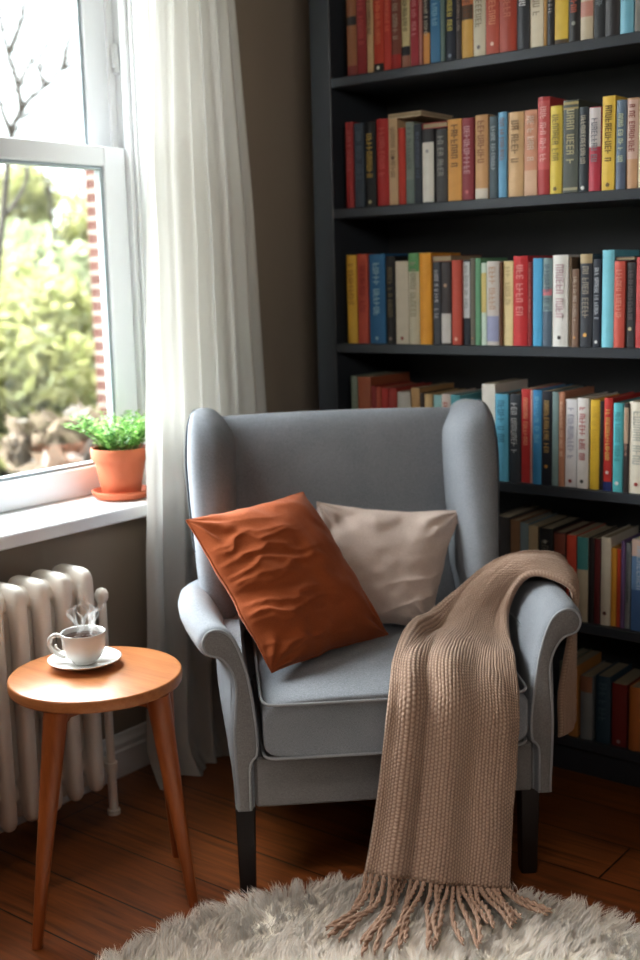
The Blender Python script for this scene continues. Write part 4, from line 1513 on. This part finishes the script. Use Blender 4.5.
for nm, u, D, rx, ry, h, n, mt, lab, cat, sd in (
    ('shrub', -30, 9.0, 1.0, 1.0, 2.0, 5200, LF1, 'bright yellow-green shrub outside, seen at the left edge of the window', 'shrub', 1),
    ('shrub', 22, 8.0, .8, .8, 1.3, 4200, LF1, 'low yellow-green shrub outside, below the bare tree', 'shrub', 2),
    ('shrub', 78, 9.8, .9, .9, 1.75, 5200, LF2, 'mid green shrub outside beside the red brick wall', 'shrub', 3),
    ('shrub', 60, 6.4, .5, .5, .85, 2400, LF3, 'dry beige shrub outside, behind the potted plant', 'shrub', 4),
    ('tree', 2, 14.0, 1.9, 1.9, 2.5, 9000, LF2, 'hazy green leafy tree far behind the shrubs outside, left of the other leafy tree', 'tree', 5),
    ('tree', 84, 19.0, 2.4, 2.4, 2.9, 9000, LF1, 'hazy yellow-green leafy tree far outside, nearest the brick wall', 'tree', 6),
):
    shrub(nm, gdir(u, D), rx, ry, h, n, mt, lab, cat, sd, leaf=.075 if D < 12 else .12)

def bare_tree(pos, limbs, rad, label, seed):
    """trunk = first limb; the others fork off it. limbs are (sideways, height) profiles, given depth by a per-limb drift"""
    r = random.Random(seed)
    root = tag(empty('bare_tree', (pos[0], pos[1], -.35)), label, 'tree', 'bare trees outside')
    g = np.array(pos) / np.linalg.norm(pos)
    lat = np.array([g[1], -g[0]])
    depth = {}
    br = MB()
    for k, L in enumerate(limbs):
        d0 = depth.get(L[0], 0.0)
        drift = r.uniform(-.35, .35)
        pts = []
        for i, (a, z) in enumerate(L):
            dd = d0 + drift * (i / max(1, len(L) - 1)) * (.3 if k == 0 else 1)
            depth.setdefault((a, z), dd)
            p = lat * a + g * depth[(a, z)]
            pts.append(np.array([p[0], p[1], z]))
        P = cr(np.array(pts), np.linspace(0, len(pts) - 1, 6 * len(pts)))
        n = len(P)
        z0 = min(1, rad / (rad + .02 * k)) if k else 1
        rs = [rad * (1 if k == 0 else .6) * (1 - .86 * (q / (n - 1)) ** .7) for q in range(n)]
        (MB().tube(P, rs, 8).build('trunk', M['bark'], root, True) if k == 0 else br.tube(P, rs, 6))
        # fine twigs in every direction
        for q in range(n // 3, n, 2):
            d = np.array([r.gauss(0, 1), r.gauss(0, 1), r.uniform(.2, 1.2)])
            d = d / np.linalg.norm(d) * r.uniform(.12, .34)
            if P[q][2] < 1.6:
                continue
            m = P[q] + d * .5 + np.array([r.gauss(0, .02), r.gauss(0, .02), .01])
            br.tube([P[q], m, P[q] + d], [.0045, .0035, .0016], 4)
    br.build('branches', M['bark'], root, True)
T1 = [[(-.02, 0), (-.05, .9), (.01, 1.41), (.11, 2.02), (.19, 2.48), (.25, 2.6), (.31, 2.68), (.39, 2.74), (.49, 2.83), (.61, 2.9)],
      [(.25, 2.6), (.24, 2.73), (.2, 2.9), (.17, 3.04), (.15, 3.24), (.10, 3.6)], [(.19, 2.48), (.14, 2.61), (.09, 2.82), (0, 3.1)],
      [(.39, 2.74), (.37, 2.83), (.41, 2.99)], [(.2, 2.9), (.27, 3.04), (.31, 3.17), (.36, 3.4)], [(.49, 2.83), (.51, 2.94), (.56, 3.05)],
      [(.24, 2.73), (.3, 2.85), (.34, 2.93)], [(.11, 2.02), (.23, 2.18), (.28, 2.34), (.28, 2.56)], [(.01, 1.41), (-.2, 1.9), (-.34, 2.5), (-.4, 3.0)]]
T2 = [[(-.06, 0), (-.07, .34), (-.09, 1.25), (-.1, 1.96), (-.12, 2.4), (-.08, 2.74), (-.01, 3.08), (.07, 3.33)], [(-.12, 2.4), (-.16, 2.65), (-.12, 2.91)],
      [(-.1, 1.96), (.06, 2.26), (.15, 2.57)], [(-.09, 1.25), (-.3, 1.9), (-.42, 2.4)]]
bare_tree(np.array([-5.606, 4.192]), T1, .030, 'forked bare tree outside with thin branches reaching into the upper window pane', 4)
bare_tree(np.array([-8.364, 7.144]), T2, .03, 'slim bare tree outside, seen only through the lower window pane', 9)

M['stone'] = tint('pale_stone', rgb(120, 116, 110), .9, .1, 12)
def mat_brick():
    N = Nodes('red_brick')
    v = N.coords('Object', (1, 1, 1), (pi / 2, 0, pi / 2))
    tc = N.n('ShaderNodeTexCoord'); sp = N.n('ShaderNodeSeparateXYZ'); cb = N.n('ShaderNodeCombineXYZ')
    N.l(tc.outputs['Object'], sp.inputs[0])
    N.l(N.math('ADD', sp.outputs[0], sp.outputs[1]), cb.inputs[0]); N.l(sp.outputs[2], cb.inputs[1])
    b = N.n('ShaderNodeTexBrick')
    b.inputs['Scale'].default_value = 1.0
    b.inputs['Brick Width'].default_value = .225; b.inputs['Row Height'].default_value = .078; b.inputs['Mortar Size'].default_value = .010
    b.inputs['Color1'].default_value = rgb(84, 44, 38); b.inputs['Color2'].default_value = rgb(96, 56, 48); b.inputs['Mortar'].default_value = rgb(160, 154, 148)
    N.l(cb.outputs[0], b.inputs['Vector'])
    p = N.bsdf(N.mix(N.math('MULTIPLY', N.noise(v, 9, 3)  , .25), b.outputs['Color'], rgb(130, 104, 92)), .9)
    N.bump(p, b.outputs['Fac'], -.3, .006)
    return N.m
bd = np.array([-.749, .6625]) * 7.2
hx0, hx1, hy0, hy1 = bd[0], XW - WT - .06, bd[1], bd[1] + .34
bs = ((hx0 + hx1) / 2, (hy0 + hy1) / 2, -.35)
bb = empty('brick_wall', bs)
tag(bb, 'red brick garden wall with a stone coping outside, at the right of the window view', 'wall')
MB().box(hx0, hx1, hy0, hy1, -.35, 2.0).build('brickwork', mat_brick(), bb, False, shift=bs)
MB().box(hx0 - .03, hx1, hy0 - .03, hy1 + .03, 2.0, 2.07, .008).build('coping', M['stone'], bb, False, shift=bs)

# ------------------------------------------------------------------ light
wd_ = bpy.data.worlds.new('sky')
SC.world = wd_
wd_.use_nodes = True
nt = wd_.node_tree
nt.nodes.clear()
ow = nt.nodes.new('ShaderNodeOutputWorld')
bg = nt.nodes.new('ShaderNodeBackground')
bg.inputs['Color'].default_value = (.90, .96, 1.0, 1)
bg.inputs['Strength'].default_value = 3.0
nt.links.new(bg.outputs[0], ow.inputs[0])

def lamp(name, kind, loc, target, energy, color, **kw):
    l = bpy.data.lights.new(name, kind)
    l.energy = energy
    l.color = color
    for k, v in kw.items():
        setattr(l, k, v)
    o = bpy.data.objects.new(name, l)
    COL.objects.link(o)
    o.location = loc
    d = Vector(target) - Vector(loc)
    o.rotation_euler = d.to_track_quat('-Z', 'Y').to_euler()
    return o
# soft hazy sun through the window
lamp('hazy_sun', 'SUN', (-6, 0, 6), (-6 + 1.0, .17, 6 - .93), 43.0, (.95, .98, 1.0), angle=radians(95))
# room light from the far side of the room, behind the viewer
lamp('room_light', 'AREA', (1.2, -.6, 2.40), (-1.25, 2.7, 2.05), 7.6, (1.0, .95, .88), shape='RECTANGLE', size=1.2, size_y=.7, spread=radians(64))
lamp('side_fill_light', 'AREA', (-2.05, -.45, 1.75), (-.8, 1.05, 0), 9.0, (1.0, .95, .88), shape='RECTANGLE', size=.9, size_y=1.2, spread=radians(90))  # added fill from the left to lift the rug; no window there
lamp('rug_fill_spot', 'SPOT', (-.62, .95, 2.66), (-.98, 1.42, 0), 150.0, (1.0, .94, .88), spot_size=radians(44), spot_blend=1.0, shadow_soft_size=.22)  # added spot that brightens the rug; no fitting in the ceiling
# sky portal in the window opening
pt = lamp('window_portal', 'AREA', (XW - WT - .01, (WY0 + WY1) / 2, (WZ0 + WZ1) / 2), (0, (WY0 + WY1) / 2, (WZ0 + WZ1) / 2), 1.0, (1, 1, 1), shape='RECTANGLE', size=WY1 - WY0, size_y=WZ1 - WZ0)
try:
    pt.data.cycles.is_portal = True
except Exception:
    bpy.data.objects.remove(pt)

# ------------------------------------------------------------------ look
SC.view_settings.view_transform = 'Standard'
try:
    SC.view_settings.look = 'None'
except Exception:
    pass
SC.view_settings.exposure = 0.06
SC.view_settings.gamma = 0.88
try:
    SC.cycles.use_denoising = True
    SC.cycles.denoiser = 'OPENIMAGEDENOISE'
    SC.cycles.max_bounces = 10
    SC.cycles.diffuse_bounces = 5
    SC.cycles.transparent_max_bounces = 16
    SC.cycles.sample_clamp_indirect = 6.0
    SC.cycles.caustics_reflective = False
    SC.cycles.caustics_refractive = False
except Exception:
    pass
